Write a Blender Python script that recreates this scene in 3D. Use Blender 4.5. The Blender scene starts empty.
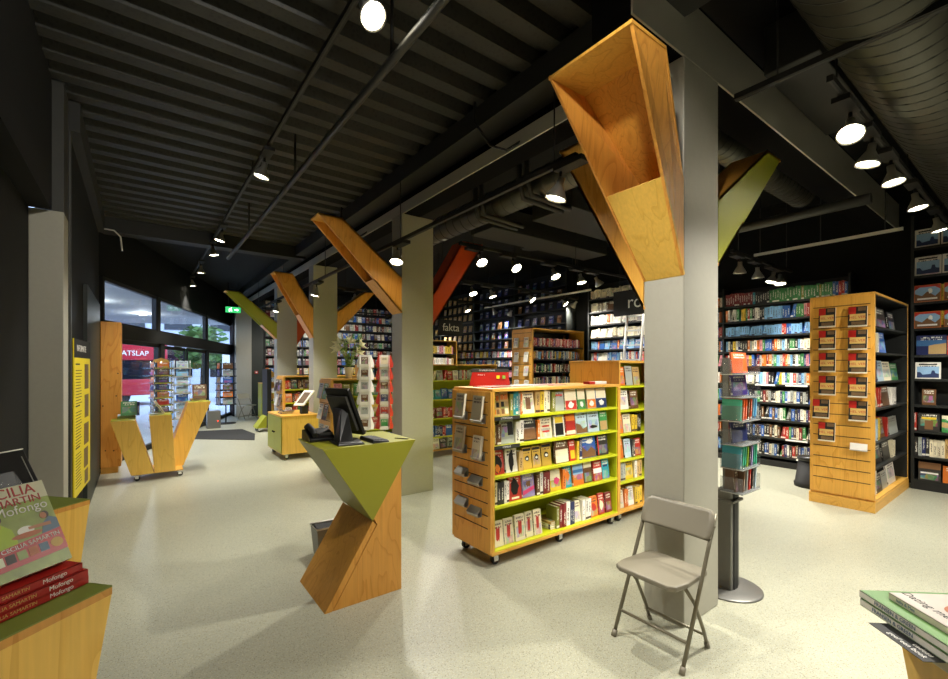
import bpy, bmesh, math, random
from mathutils import Vector, Matrix, Quaternion, Euler
random.seed(11)
V = Vector
scn = bpy.context.scene
C = scn.collection
PI = math.pi

# ------------------------------------------------------------------ colours and materials
def lin(h):
    h = h.lstrip('#')
    o = []
    for i in (0, 2, 4):
        c = int(h[i:i+2], 16) / 255
        o.append(c / 12.92 if c <= .04045 else ((c + .055) / 1.055) ** 2.4)
    return (o[0], o[1], o[2], 1)

def newmat(name):
    m = bpy.data.materials.new(name); m.use_nodes = True
    nt = m.node_tree
    return m, nt, nt.nodes['Principled BSDF']

def N(nt, typ, **kw):
    n = nt.nodes.new(typ)
    for k, v in kw.items():
        if k in n.inputs: n.inputs[k].default_value = v
        else: setattr(n, k, v)
    return n

def flat(name, col, rough=.5, metal=0., spec=.5, noise=.06, nscale=8.):
    m, nt, b = newmat(name)
    c = lin(col) if isinstance(col, str) else col
    b.inputs['Roughness'].default_value = rough
    b.inputs['Metallic'].default_value = metal
    b.inputs['Specular IOR Level'].default_value = spec
    tc = N(nt, 'ShaderNodeTexCoord')
    nz = N(nt, 'ShaderNodeTexNoise', Scale=nscale, Detail=4.)
    nt.links.new(tc.outputs['Object'], nz.inputs['Vector'])
    mx = N(nt, 'ShaderNodeMix', data_type='RGBA')
    mx.inputs[6].default_value = tuple(x * (1 - noise) for x in c[:3]) + (1,)
    mx.inputs[7].default_value = tuple(min(1, x * (1 + noise)) for x in c[:3]) + (1,)
    nt.links.new(nz.outputs['Fac'], mx.inputs[0])
    nt.links.new(mx.outputs[2], b.inputs['Base Color'])
    return m

def emit(name, col, s):
    m, nt, b = newmat(name)
    b.inputs['Base Color'].default_value = lin(col)
    b.inputs['Emission Color'].default_value = lin(col)
    b.inputs['Emission Strength'].default_value = s
    return m

def wood(name, c1, c2, axis='z', rough=.42, ring=9., big=1.6):
    """plywood / pine: stretched noise rings along one axis"""
    m, nt, b = newmat(name)
    tc = N(nt, 'ShaderNodeTexCoord')
    mp = N(nt, 'ShaderNodeMapping')
    s = [3.2, 3.2, 3.2]; s['xyz'.index(axis)] = .55
    mp.inputs['Scale'].default_value = s
    nt.links.new(tc.outputs['Object'], mp.inputs['Vector'])
    n1 = N(nt, 'ShaderNodeTexNoise', Scale=big, Detail=2., Distortion=.6)
    nt.links.new(mp.outputs[0], n1.inputs['Vector'])
    mu = N(nt, 'ShaderNodeMath', operation='MULTIPLY'); mu.inputs[1].default_value = ring
    nt.links.new(n1.outputs['Fac'], mu.inputs[0])
    fr = N(nt, 'ShaderNodeMath', operation='FRACT'); nt.links.new(mu.outputs[0], fr.inputs[0])
    mp2 = N(nt, 'ShaderNodeMapping')
    s2 = [70, 70, 70]; s2['xyz'.index(axis)] = 3
    mp2.inputs['Scale'].default_value = s2
    nt.links.new(tc.outputs['Object'], mp2.inputs['Vector'])
    n2 = N(nt, 'ShaderNodeTexNoise', Scale=1., Detail=3.)
    nt.links.new(mp2.outputs[0], n2.inputs['Vector'])
    r = N(nt, 'ShaderNodeValToRGB')
    cr = r.color_ramp
    cr.elements[0].position = 0.; cr.elements[0].color = lin(c1)
    cr.elements[1].position = 1.; cr.elements[1].color = lin(c2)
    e = cr.elements.new(.75); e.color = lin(c1)
    nt.links.new(fr.outputs[0], r.inputs[0])
    mx = N(nt, 'ShaderNodeMix', data_type='RGBA', blend_type='MULTIPLY')
    mx.inputs[0].default_value = .35
    nt.links.new(r.outputs[0], mx.inputs[6]); nt.links.new(n2.outputs['Color'], mx.inputs[7])
    r2 = N(nt, 'ShaderNodeMath', operation='MULTIPLY_ADD'); r2.inputs[1].default_value = .9; r2.inputs[2].default_value = .55
    nt.links.new(n2.outputs['Fac'], r2.inputs[0])
    cm = N(nt, 'ShaderNodeCombineColor')
    for i in range(3): nt.links.new(r2.outputs[0], cm.inputs[i])
    nt.links.new(cm.outputs[0], mx.inputs[7])
    nt.links.new(mx.outputs[2], b.inputs['Base Color'])
    b.inputs['Roughness'].default_value = rough
    return m

def floor_mat():
    m, nt, b = newmat('terrazzo_floor')
    tc = N(nt, 'ShaderNodeTexCoord')
    v = N(nt, 'ShaderNodeTexVoronoi', Scale=150.); v.feature = 'F1'
    nt.links.new(tc.outputs['Object'], v.inputs['Vector'])
    wn = N(nt, 'ShaderNodeSeparateColor'); nt.links.new(v.outputs['Color'], wn.inputs[0])
    r = N(nt, 'ShaderNodeValToRGB'); cr = r.color_ramp; cr.interpolation = 'CONSTANT'
    base = lin('#A2A392')
    cr.elements[0].position = 0; cr.elements[0].color = lin('#77745F')
    cr.elements[1].position = .10; cr.elements[1].color = lin('#918D75')
    for p, c in ((.22, '#A5A288'), (.55, '#AFAC93'), (.86, '#BDBAA4')):
        e = cr.elements.new(p); e.color = lin(c)
    nt.links.new(wn.outputs[0], r.inputs[0])
    d = N(nt, 'ShaderNodeMath', operation='LESS_THAN'); d.inputs[1].default_value = .46
    nt.links.new(v.outputs['Distance'], d.inputs[0])
    mx = N(nt, 'ShaderNodeMix', data_type='RGBA'); mx.inputs[6].default_value = base
    nt.links.new(d.outputs[0], mx.inputs[0]); nt.links.new(r.outputs[0], mx.inputs[7])
    n = N(nt, 'ShaderNodeTexNoise', Scale=.7, Detail=3.); nt.links.new(tc.outputs['Object'], n.inputs['Vector'])
    mr = N(nt, 'ShaderNodeMapRange'); mr.inputs[3].default_value = .9; mr.inputs[4].default_value = 1.06
    nt.links.new(n.outputs['Fac'], mr.inputs[0])
    ml = N(nt, 'ShaderNodeVectorMath', operation='SCALE')
    nt.links.new(mx.outputs[2], ml.inputs[0]); nt.links.new(mr.outputs[0], ml.inputs[3])
    nt.links.new(ml.outputs[0], b.inputs['Base Color'])
    b.inputs['Roughness'].default_value = .38
    return m

def deck_mat():
    m, nt, b = newmat('painted_steel_deck')
    tc = N(nt, 'ShaderNodeTexCoord')
    mp = N(nt, 'ShaderNodeMapping'); mp.inputs['Scale'].default_value = (26, 26, 26)
    nt.links.new(tc.outputs['Object'], mp.inputs['Vector'])
    v = N(nt, 'ShaderNodeTexVoronoi', Scale=1.); nt.links.new(mp.outputs[0], v.inputs['Vector'])
    r = N(nt, 'ShaderNodeValToRGB')
    r.color_ramp.elements[0].position = .25; r.color_ramp.elements[0].color = lin('#12120D')
    r.color_ramp.elements[1].position = .4; r.color_ramp.elements[1].color = lin('#22221D')
    nt.links.new(v.outputs['Distance'], r.inputs[0]); nt.links.new(r.outputs[0], b.inputs['Base Color'])
    b.inputs['Roughness'].default_value = .55
    return m

def glass_mat():
    m, nt, b = newmat('window_glass')
    nt.nodes.remove(b)
    out = nt.nodes['Material Output']
    t = N(nt, 'ShaderNodeBsdfTransparent', Color=(.9, .94, .96, 1))
    g = N(nt, 'ShaderNodeBsdfGlossy', Roughness=.02)
    lw = N(nt, 'ShaderNodeLayerWeight', Blend=.5)
    pw = N(nt, 'ShaderNodeMath', operation='POWER'); pw.inputs[1].default_value = 5.
    nt.links.new(lw.outputs['Facing'], pw.inputs[0])
    f = N(nt, 'ShaderNodeMath', operation='MULTIPLY_ADD'); f.inputs[1].default_value = .35; f.inputs[2].default_value = .03
    nt.links.new(pw.outputs[0], f.inputs[0])
    mx = N(nt, 'ShaderNodeMixShader')
    nt.links.new(f.outputs[0], mx.inputs[0]); nt.links.new(t.outputs[0], mx.inputs[1]); nt.links.new(g.outputs[0], mx.inputs[2])
    nt.links.new(mx.outputs[0], out.inputs['Surface'])
    return m

def acrylic_mat():
    m, nt, b = newmat('clear_acrylic')
    nt.nodes.remove(b)
    out = nt.nodes['Material Output']
    t = N(nt, 'ShaderNodeBsdfTransparent', Color=(.86, .87, .87, 1))
    g = N(nt, 'ShaderNodeBsdfPrincipled', Roughness=.15); g.inputs['Base Color'].default_value = (.6, .6, .6, 1)
    mx = N(nt, 'ShaderNodeMixShader'); mx.inputs[0].default_value = .12
    nt.links.new(t.outputs[0], mx.inputs[1]); nt.links.new(g.outputs[0], mx.inputs[2])
    nt.links.new(mx.outputs[0], out.inputs['Surface'])
    return m

def book_mat(name, attr=False, dark=False):
    """cover with a title, a picture block and a spine text, seeded per object; UV u 0-1 front, 1-2 spine, 2-3 back"""
    m, nt, b = newmat(name)
    L = nt.links.new
    b.inputs['Roughness'].default_value = .35
    uv = N(nt, 'ShaderNodeUVMap')
    sp = N(nt, 'ShaderNodeSeparateXYZ'); L(uv.outputs[0], sp.inputs[0])
    if attr:
        a = N(nt, 'ShaderNodeAttribute', attribute_name='Col'); main = a.outputs['Color']
        rnd = N(nt, 'ShaderNodeSeparateColor'); L(a.outputs['Color'], rnd.inputs[0]); rv = a.outputs['Fac']
        seedn = N(nt, 'ShaderNodeAttribute', attribute_name='Seed'); rv = seedn.outputs['Fac']
    else:
        oi = N(nt, 'ShaderNodeObjectInfo'); main = oi.outputs['Color']; rv = oi.outputs['Random']
    def mth(op, x, y=None, z=None):
        n = N(nt, 'ShaderNodeMath', operation=op)
        for i, q in enumerate((x, y, z)):
            if q is None: continue
            if isinstance(q, (int, float)): n.inputs[i].default_value = q
            else: L(q, n.inputs[i])
        return n.outputs[0]
    def band(x, lo, hi): return mth('MULTIPLY', mth('GREATER_THAN', x, lo), mth('LESS_THAN', x, hi))
    def mix(f, A, B):
        n = N(nt, 'ShaderNodeMix', data_type='RGBA'); L(f, n.inputs[0])
        for i, q in ((6, A), (7, B)):
            if isinstance(q, tuple): n.inputs[i].default_value = q
            else: L(q, n.inputs[i])
        return n.outputs[2]
    u, v = sp.outputs[0], sp.outputs[1]
    off = mth('MULTIPLY', rv, 37.)
    cv = N(nt, 'ShaderNodeCombineXYZ'); L(mth('ADD', u, off), cv.inputs[0]); L(v, cv.inputs[1]); L(off, cv.inputs[2])
    # picture colours
    vo = N(nt, 'ShaderNodeTexVoronoi', Scale=3.2); vo.inputs['Randomness'].default_value = 1.; L(cv.outputs[0], vo.inputs['Vector'])
    nz = N(nt, 'ShaderNodeTexNoise', Scale=5., Detail=4.); L(cv.outputs[0], nz.inputs['Vector'])
    hs = N(nt, 'ShaderNodeHueSaturation', Saturation=.85, Value=.6); L(vo.outputs['Color'], hs.inputs['Color'])
    pic = mix(mth('MULTIPLY', nz.outputs['Fac'], 1.0), hs.outputs[0], main)
    sel = mth('FRACT', mth('MULTIPLY', rv, 7.31))
    lo = mth('MULTIPLY', sel, .3)
    picmask = mth('MULTIPLY', mth('MULTIPLY', band(u, .1, .9), mth('GREATER_THAN', v, lo)), mth('LESS_THAN', v, mth('ADD', lo, .42)))
    picmask = mth('MULTIPLY', picmask, mth('GREATER_THAN', mth('FRACT', mth('MULTIPLY', rv, 13.7)), .25))
    col = mix(picmask, main, pic)
    # letters
    tx = N(nt, 'ShaderNodeCombineXYZ'); L(mth('MULTIPLY', mth('ADD', u, off), 22.), tx.inputs[0]); L(mth('MULTIPLY', v, 7.), tx.inputs[1])
    tn = N(nt, 'ShaderNodeTexNoise', Scale=1., Detail=1.); L(tx.outputs[0], tn.inputs['Vector'])
    let = mth('GREATER_THAN', tn.outputs['Fac'], .48)
    lines = mth('MAXIMUM', band(v, .84, .92), band(v, .72, .79))
    tmask = mth('MULTIPLY', mth('MULTIPLY', let, lines), band(u, .14, .86))
    # spine letters
    su = N(nt, 'ShaderNodeCombineXYZ'); L(mth('MULTIPLY', u, 4.), su.inputs[0]); L(mth('MULTIPLY', mth('ADD', v, off), 26.), su.inputs[1])
    sn = N(nt, 'ShaderNodeTexNoise', Scale=1., Detail=1.); L(su.outputs[0], sn.inputs['Vector'])
    slo = mth('MULTIPLY', sel, .35)
    smask = mth('MULTIPLY', mth('MULTIPLY', mth('GREATER_THAN', sn.outputs['Fac'], .5), band(u, 1.3, 1.7)), mth('MULTIPLY', mth('GREATER_THAN', v, mth('ADD', slo, .1)), mth('LESS_THAN', v, mth('ADD', slo, .62))))
    foot = mth('MULTIPLY', band(v, .04, .14), band(u, 1., 2.))
    foot = mth('MULTIPLY', foot, mth('GREATER_THAN', sel, .55))
    bw = N(nt, 'ShaderNodeRGBToBW'); L(main, bw.inputs[0])
    light = mth('LESS_THAN', bw.outputs[0], .3)
    tc = mix(light, (.06, .03, .03, 1), (.85, .82, .7, 1))
    col = mix(mth('MAXIMUM', tmask, smask), col, tc)
    col = mix(foot, col, tc)
    L(col, b.inputs['Base Color'])
    return m

M = {}
M['wood'] = wood('yellow_plywood', '#DFA646', '#CF9434', 'z', ring=6)
M['wood_x'] = wood('yellow_plywood_lengthwise', '#DDA84A', '#CD9638', 'x', ring=6)
M['ply_front'] = wood('birch_plywood', '#E6B954', '#DAA944', 'z', ring=6)
M['pine'] = wood('orange_pine', '#CF9440', '#C0832F', 'z', ring=8)
M['branch'] = wood('oiled_plywood', '#E6A246', '#D68F34', 'z', ring=8)
M['branch_in'] = wood('oiled_plywood_inside', '#EDAC48', '#D89234', 'z', ring=12, big=2.2)
M['lime'] = flat('lime_laminate', '#93951A', .42, noise=.03)
M['lime_desk'] = flat('lime_desk_laminate', '#8E8D24', .4, noise=.02)
M['lime_shelf'] = flat('lime_shelf_laminate', '#C6CB1E', .42, noise=.03)
M['red'] = flat('red_orange_laminate', '#C2481C', .45, noise=.03)
M['olive'] = flat('olive_linoleum', '#6E7A2A', .45)
M['black'] = flat('black_paint', '#161614', .6, noise=.1)
M['blackshelf'] = flat('black_shelf_laminate', '#1A1C19', .5)
M['green_black'] = flat('dark_green_panel', '#1E2620', .5)
M['wallblack'] = flat('charcoal_wall_paint', '#090A09', .75, spec=.25, noise=.08, nscale=2.)
M['darkgrey'] = flat('dark_grey_metal', '#3A3A36', .5, .3)
M['greyduct'] = flat('galvanised_duct', '#54534A', .42, .75, noise=.2, nscale=3.)
M['beamsteel'] = flat('brushed_beam_cladding', '#C2BEAF', .34, .35, noise=.1, nscale=2.)
M['steeldark'] = flat('painted_steel_beam', '#20201C', .6)
M['column'] = flat('grey_column_cladding', '#A5A294', .5, .1, noise=.05, nscale=30.)
M['void'] = flat('matt_black_core', '#050505', .95, spec=.1)
M['seam'] = flat('dark_seam', '#3B2A12', .7)
M['chair'] = flat('taupe_plastic', '#7B7565', .45, noise=.03)
M['chairmetal'] = flat('taupe_tube', '#77715F', .38, .4)
M['chairpale'] = flat('pale_grey_plastic', '#B5B2A4', .45)
M['chrome'] = flat('chrome', '#C8C8C4', .2, 1.)
M['alu'] = flat('aluminium', '#C2C2BC', .35, .7)
M['greymetal'] = flat('grey_metal_pole', '#7C7B76', .38, .6)
M['rubber'] = flat('black_rubber', '#121212', .6)
M['blackplastic'] = flat('black_plastic', '#0E0E0E', .35)
M['screen'] = flat('grey_monitor_back', '#3C3B37', .45)
M['paper'] = flat('white_paper', '#E8E4D6', .7, noise=.03)
M['pages'] = flat('book_pages', '#D9D0B6', .8, noise=.08, nscale=60.)
M['white'] = flat('white_card', '#ECE9E0', .5, noise=.02)
M['ceramic'] = flat('white_ceramic', '#E6E2D2', .3)
M['leaf'] = flat('leaf_green', '#7C9A38', .5, noise=.3, nscale=20.)
M['petal'] = flat('cream_petal', '#FBF4CE', .5)
M['redplastic'] = flat('red_plastic', '#AE2018', .4)
M['yellow'] = flat('yellow_print', '#E4CE1C', .5)
M['signblack'] = flat('matt_black_sign', '#141513', .6)
M['mat'] = flat('dark_entrance_mat', '#1F1F1E', .9, noise=.3, nscale=60.)
M['lampsilver'] = flat('silver_reflector', '#B9B7AE', .3, .6)
M['lens'] = emit('lamp_lens', '#FFF4D8', 28.)
M['tube'] = flat('pale_rail', '#D8D6CC', .4)
M['exitgreen'] = emit('exit_sign_green', '#2FA35A', 1.6)
M['exitwhite'] = emit('exit_sign_white', '#E8FFF0', 2.2)
M['led'] = emit('red_led', '#FF3010', 4.)
M['glass'] = glass_mat()
M['acrylic'] = acrylic_mat()
M['floor'] = floor_mat()
M['deck'] = deck_mat()
M['book'] = book_mat('book_cover')
M['bookrow'] = book_mat('book_spine_row', attr=True)
M['asphalt'] = flat('grey_paving', '#C4C8CE', .8)
M['busred'] = flat('red_bus_paint', '#B01828', .3)
M['busglass'] = flat('dark_bus_glass', '#161A22', .1)
M['facade'] = flat('pale_render', '#B8BCC4', .8)
M['soffit'] = flat('grey_soffit', '#8D8E8C', .8)
M['treeleaf'] = flat('street_tree_leaves', '#4A6A2A', .7, noise=.4, nscale=6.)
M['bark'] = flat('bark', '#4A3A28', .9)
M['cfoot'] = flat('brown_photo_print', '#6A5236', .5, noise=.5, nscale=12.)

# ------------------------------------------------------------------ mesh helpers
def basis(d):
    d = V(d).normalized()
    a = V((0, 0, 1)) if abs(d.z) < .95 else V((1, 0, 0))
    s = d.cross(a).normalized(); t = s.cross(d)
    return s, t, d

class MB:
    def __init__(self): self.v = []; self.f = []; self.mi = []; self.sm = []; self.m = 0
    def mat(self, i): self.m = i; return self
    def face(self, idx, sm=False): self.f.append(idx); self.mi.append(self.m); self.sm.append(sm)
    def obox(self, o, a, b, c):
        o, a, b, c = V(o), V(a), V(b), V(c); n = len(self.v)
        for k in range(8): self.v.append(o + a * (k & 1) + b * (k >> 1 & 1) + c * (k >> 2 & 1))
        for q in ((0, 2, 3, 1), (4, 5, 7, 6), (0, 1, 5, 4), (2, 6, 7, 3), (0, 4, 6, 2), (1, 3, 7, 5)): self.face([n + i for i in q])
        return self
    def box(self, x0, y0, z0, x1, y1, z1):
        return self.obox((x0, y0, z0), (x1 - x0, 0, 0), (0, y1 - y0, 0), (0, 0, z1 - z0))
    def prism(self, pts, ext):
        n = len(self.v); k = len(pts); ext = V(ext)
        for p in pts: self.v.append(V(p))
        for p in pts: self.v.append(V(p) + ext)
        self.face([n + i for i in range(k)][::-1]); self.face([n + k + i for i in range(k)])
        for i in range(k): j = (i + 1) % k; self.face([n + i, n + j, n + k + j, n + k + i])
        return self
    def hull(self, lo, hi):
        """two polygons with the same count joined by side faces"""
        n = len(self.v); k = len(lo)
        for p in list(lo) + list(hi): self.v.append(V(p))
        self.face([n + i for i in range(k)][::-1]); self.face([n + k + i for i in range(k)])
        for i in range(k): j = (i + 1) % k; self.face([n + i, n + j, n + k + j, n + k + i])
        return self
    def cyl(self, p0, p1, r, seg=12, r2=None, caps=True):
        p0, p1 = V(p0), V(p1); r2 = r if r2 is None else r2
        s, t, d = basis(p1 - p0); n = len(self.v)
        for p, q in ((p0, r), (p1, r2)):
            for i in range(seg):
                a = 2 * PI * i / seg; self.v.append(p + (s * math.cos(a) + t * math.sin(a)) * q)
        for i in range(seg): j = (i + 1) % seg; self.face([n + i, n + j, n + seg + j, n + seg + i], True)
        if caps: self.face([n + i for i in range(seg)][::-1]); self.face([n + seg + i for i in range(seg)])
        return self
    def tube(self, path, r, seg=8, closed=False):
        P = [V(p) for p in path]; k = len(P); n = len(self.v); s = None
        for i, p in enumerate(P):
            a = P[(i - 1) % k] if (closed or i) else p; c = P[(i + 1) % k] if (closed or i < k - 1) else p
            d = (c - a).normalized()
            if s is None: s, t, _ = basis(d)
            else: s = (s - d * s.dot(d)).normalized(); t = d.cross(s)
            if i == 0: t = d.cross(s)
            for j in range(seg):
                an = 2 * PI * j / seg; self.v.append(p + (s * math.cos(an) + t * math.sin(an)) * r)
        for i in range(k if closed else k - 1):
            a, b = n + i * seg, n + ((i + 1) % k) * seg
            for j in range(seg): q = (j + 1) % seg; self.face([a + j, a + q, b + q, b + j], True)
        if not closed:
            self.face([n + j for j in range(seg)][::-1]); self.face([n + (k - 1) * seg + j for j in range(seg)])
        return self
    def lathe(self, c, prof, seg=20, axis=(0, 0, 1)):
        s, t, d = basis(axis); c = V(c); n = len(self.v); k = len(prof)
        for r, z in prof:
            for i in range(seg):
                a = 2 * PI * i / seg; self.v.append(c + d * z + (s * math.cos(a) + t * math.sin(a)) * max(r, 1e-4))
        for q in range(k - 1):
            for i in range(seg):
                j = (i + 1) % seg; self.face([n + q * seg + i, n + q * seg + j, n + (q + 1) * seg + j, n + (q + 1) * seg + i], True)
        return self
    def mesh(self, name, mats):
        me = bpy.data.meshes.new(name)
        me.from_pydata([tuple(p) for p in self.v], [], self.f)
        for m in mats: me.materials.append(m)
        for p, i, s in zip(me.polygons, self.mi, self.sm): p.material_index = i; p.use_smooth = s
        bm = bmesh.new(); bm.from_mesh(me); bmesh.ops.recalc_face_normals(bm, faces=bm.faces); bm.to_mesh(me); bm.free()
        return me
    def build(self, name, mats, parent=None, bev=0, world=True):
        """vertices are given in scene coordinates when world (the parent must be unrotated), else in the parent's own"""
        if not isinstance(mats, (list, tuple)): mats = [mats]
        mats = [M[m] if isinstance(m, str) else m for m in mats]
        if world and parent is not None:
            w = V((0, 0, 0)); p = parent
            while p is not None: w += p.location; p = p.parent
            self.v = [q - w for q in self.v]
        o = bpy.data.objects.new(name, self.mesh(name, mats)); C.objects.link(o)
        if parent is not None: o.parent = parent
        if bev:
            b = o.modifiers.new('soft_edge', 'BEVEL'); b.width = bev; b.segments = 2; b.limit_method = 'ANGLE'; b.angle_limit = math.radians(40)
        return o

def tag(o, label=None, cat=None, group=None, kind=None):
    if label: o['label'] = label
    if cat: o['category'] = cat
    if group: o['group'] = group
    if kind: o['kind'] = kind
    return o

def thing(name, label, cat, loc=(0, 0, 0), rz=0, group=None):
    o = bpy.data.objects.new(name, None); o.empty_display_size = .1; C.objects.link(o)
    o.location = loc; o.rotation_euler = (0, 0, rz)
    return tag(o, label, cat, group)

def copy_tree(o, parent=None):
    c = o.copy(); C.objects.link(c)
    if parent is not None: c.parent = parent
    for ch in list(o.children): copy_tree(ch, c)
    return c

def struct(name, mb, mats, **k):
    return tag(mb.build(name, mats, **k), kind='structure')

def text(s, size, mat, parent, o, right, up, name='lettering', depth=.001, align='CENTER', local=False):
    cu = bpy.data.curves.new(name, 'FONT'); cu.body = s; cu.size = size; cu.extrude = depth; cu.align_x = align; cu.align_y = 'CENTER'
    t = bpy.data.objects.new(name, cu); C.objects.link(t)
    bpy.context.view_layer.update()
    me = bpy.data.meshes.new_from_object(t.evaluated_get(bpy.context.evaluated_depsgraph_get()))
    bpy.data.objects.remove(t)
    r = V(right).normalized(); u = V(up).normalized(); n = r.cross(u)
    w = V((0, 0, 0))
    if parent is not None and not local:
        p = parent
        while p is not None: w += p.location; p = p.parent
    Mx = Matrix((r, u, n)).transposed().to_4x4(); Mx.translation = V(o) - w
    me.transform(Mx); me.materials.clear(); me.materials.append(M[mat])
    ob = bpy.data.objects.new(name, me); C.objects.link(ob)
    if parent is not None: ob.parent = parent
    return ob

ORD = ['first', 'second', 'third', 'fourth', 'fifth', 'sixth', 'seventh', 'eighth', 'ninth', 'tenth', 'eleventh', 'twelfth', 'thirteenth', 'fourteenth',
       'fifteenth', 'sixteenth', 'seventeenth', 'eighteenth', 'nineteenth']
def ordn(i):
    if i < 19: return ORD[i]
    t, u = divmod(i + 1, 10); T = ['', '', 'twenty', 'thirty', 'forty', 'fifty', 'sixty']
    return T[t] + ('-' + ORD[u - 1] if u else 'th').replace('yth', 'ieth') if u else T[t][:-1] + 'ieth'

COL = dict(cream='#E8DDBC', tan='#C9A566', olive='#8A8A3C', teal='#2F8F9C', grey='#A9ADA4', orange='#D8752A', yellow='#E2BE3A', green='#3F8A4A', blue='#2F5FA8',
           brown='#6B4A2E', white='#EDE8DC', charcoal='#34322E', red='#B8352A', sky='#B5CAD4', gold='#CFA848', navy='#27305E', lilac='#9A8CC0', maroon='#7C2424',
           pink='#D88A92', black='#1A1A1C', lightblue='#7FB2DC', purple='#6A3C86', lime='#9CB83A')

# ------------------------------------------------------------------ books
def unit_book():
    """local X thickness 0-1 (front cover at x=1), Y spine 0 to fore edge 1, Z height 0-1"""
    me = bpy.data.meshes.new('book')
    t, i = .1, .02
    v, f, mi, uvs = [], [], [], []
    def bx(x0, y0, z0, x1, y1, z1, m):
        n = len(v)
        for k in range(8): v.append(((x0, x1)[k & 1], (y0, y1)[k >> 1 & 1], (z0, z1)[k >> 2 & 1]))
        for q, side in (((0, 2, 3, 1), 'z'), ((4, 5, 7, 6), 'z'), ((0, 1, 5, 4), 's'), ((2, 6, 7, 3), 'e'), ((0, 4, 6, 2), 'b'), ((1, 3, 7, 5), 'c')):
            f.append([n + j for j in q]); mi.append(m)
            for j in q:
                x, y, z = v[n + j]
                uvs.append((y, z) if side == 'c' else (1 + x, z) if side == 's' else (3 - y, z) if side == 'b' else (2.99, .99))
    bx(0, 0, 0, t, 1, 1, 0); bx(1 - t, 0, 0, 1, 1, 1, 0); bx(t, 0, 0, 1 - t, .05, 1, 0)
    bx(t, .05, i, 1 - t, .97, 1 - i, 1)
    # spine faces of the three cover slabs read as one: outer u by x already
    me.from_pydata(v, [], f)
    ul = me.uv_layers.new(name='UVMap')
    for k, q in enumerate(uvs): ul.data[k].uv = q
    me.materials.append(M['book']); me.materials.append(M['pages'])
    for p, k in zip(me.polygons, mi): p.material_index = k
    me.update()
    return me
BOOK = unit_book()
NBOOK = [0]
def book(o, ax, ay, az, t, w, h, col, label, group=None, name='book', cat='book', tilt=0, lean=0):
    """o: corner; ax/ay/az unit directions of thickness, width, height; tilt leans a face-out book back, lean leans a spine-out book along the shelf"""
    ob = bpy.data.objects.new(name, BOOK); C.objects.link(ob)
    R = Matrix((V(ax), V(ay), V(az))).transposed().to_4x4()
    T = Matrix.Translation(V(o)) @ R
    if tilt: T = T @ Matrix.Rotation(-tilt, 4, 'Y')
    if lean: T = T @ Matrix.Rotation(lean, 4, 'Y')
    ob.matrix_world = T @ Matrix.Diagonal((t, w, h, 1))
    c = lin(COL[col]) if isinstance(col, str) and col in COL else lin(col) if isinstance(col, str) else col
    j = random.uniform(.85, 1.12)
    ob.color = (min(1, c[0] * j), min(1, c[1] * j), min(1, c[2] * j), 1)
    NBOOK[0] += 1
    return tag(ob, label, cat, group)

UP = V((0, 0, 1))
def spine(o, u, n, t, w, h, col, label, group=None, lean=0):
    return book(o, u, -V(n), UP, t, w, h, col, label, group, lean=lean)
def faceout(o, u, n, t, w, h, col, label, group=None, tilt=.12, name='book', cat='book'):
    return book(o, n, u, UP, t, w, h, col, label, group, tilt=tilt, name=name, cat=cat)

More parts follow.
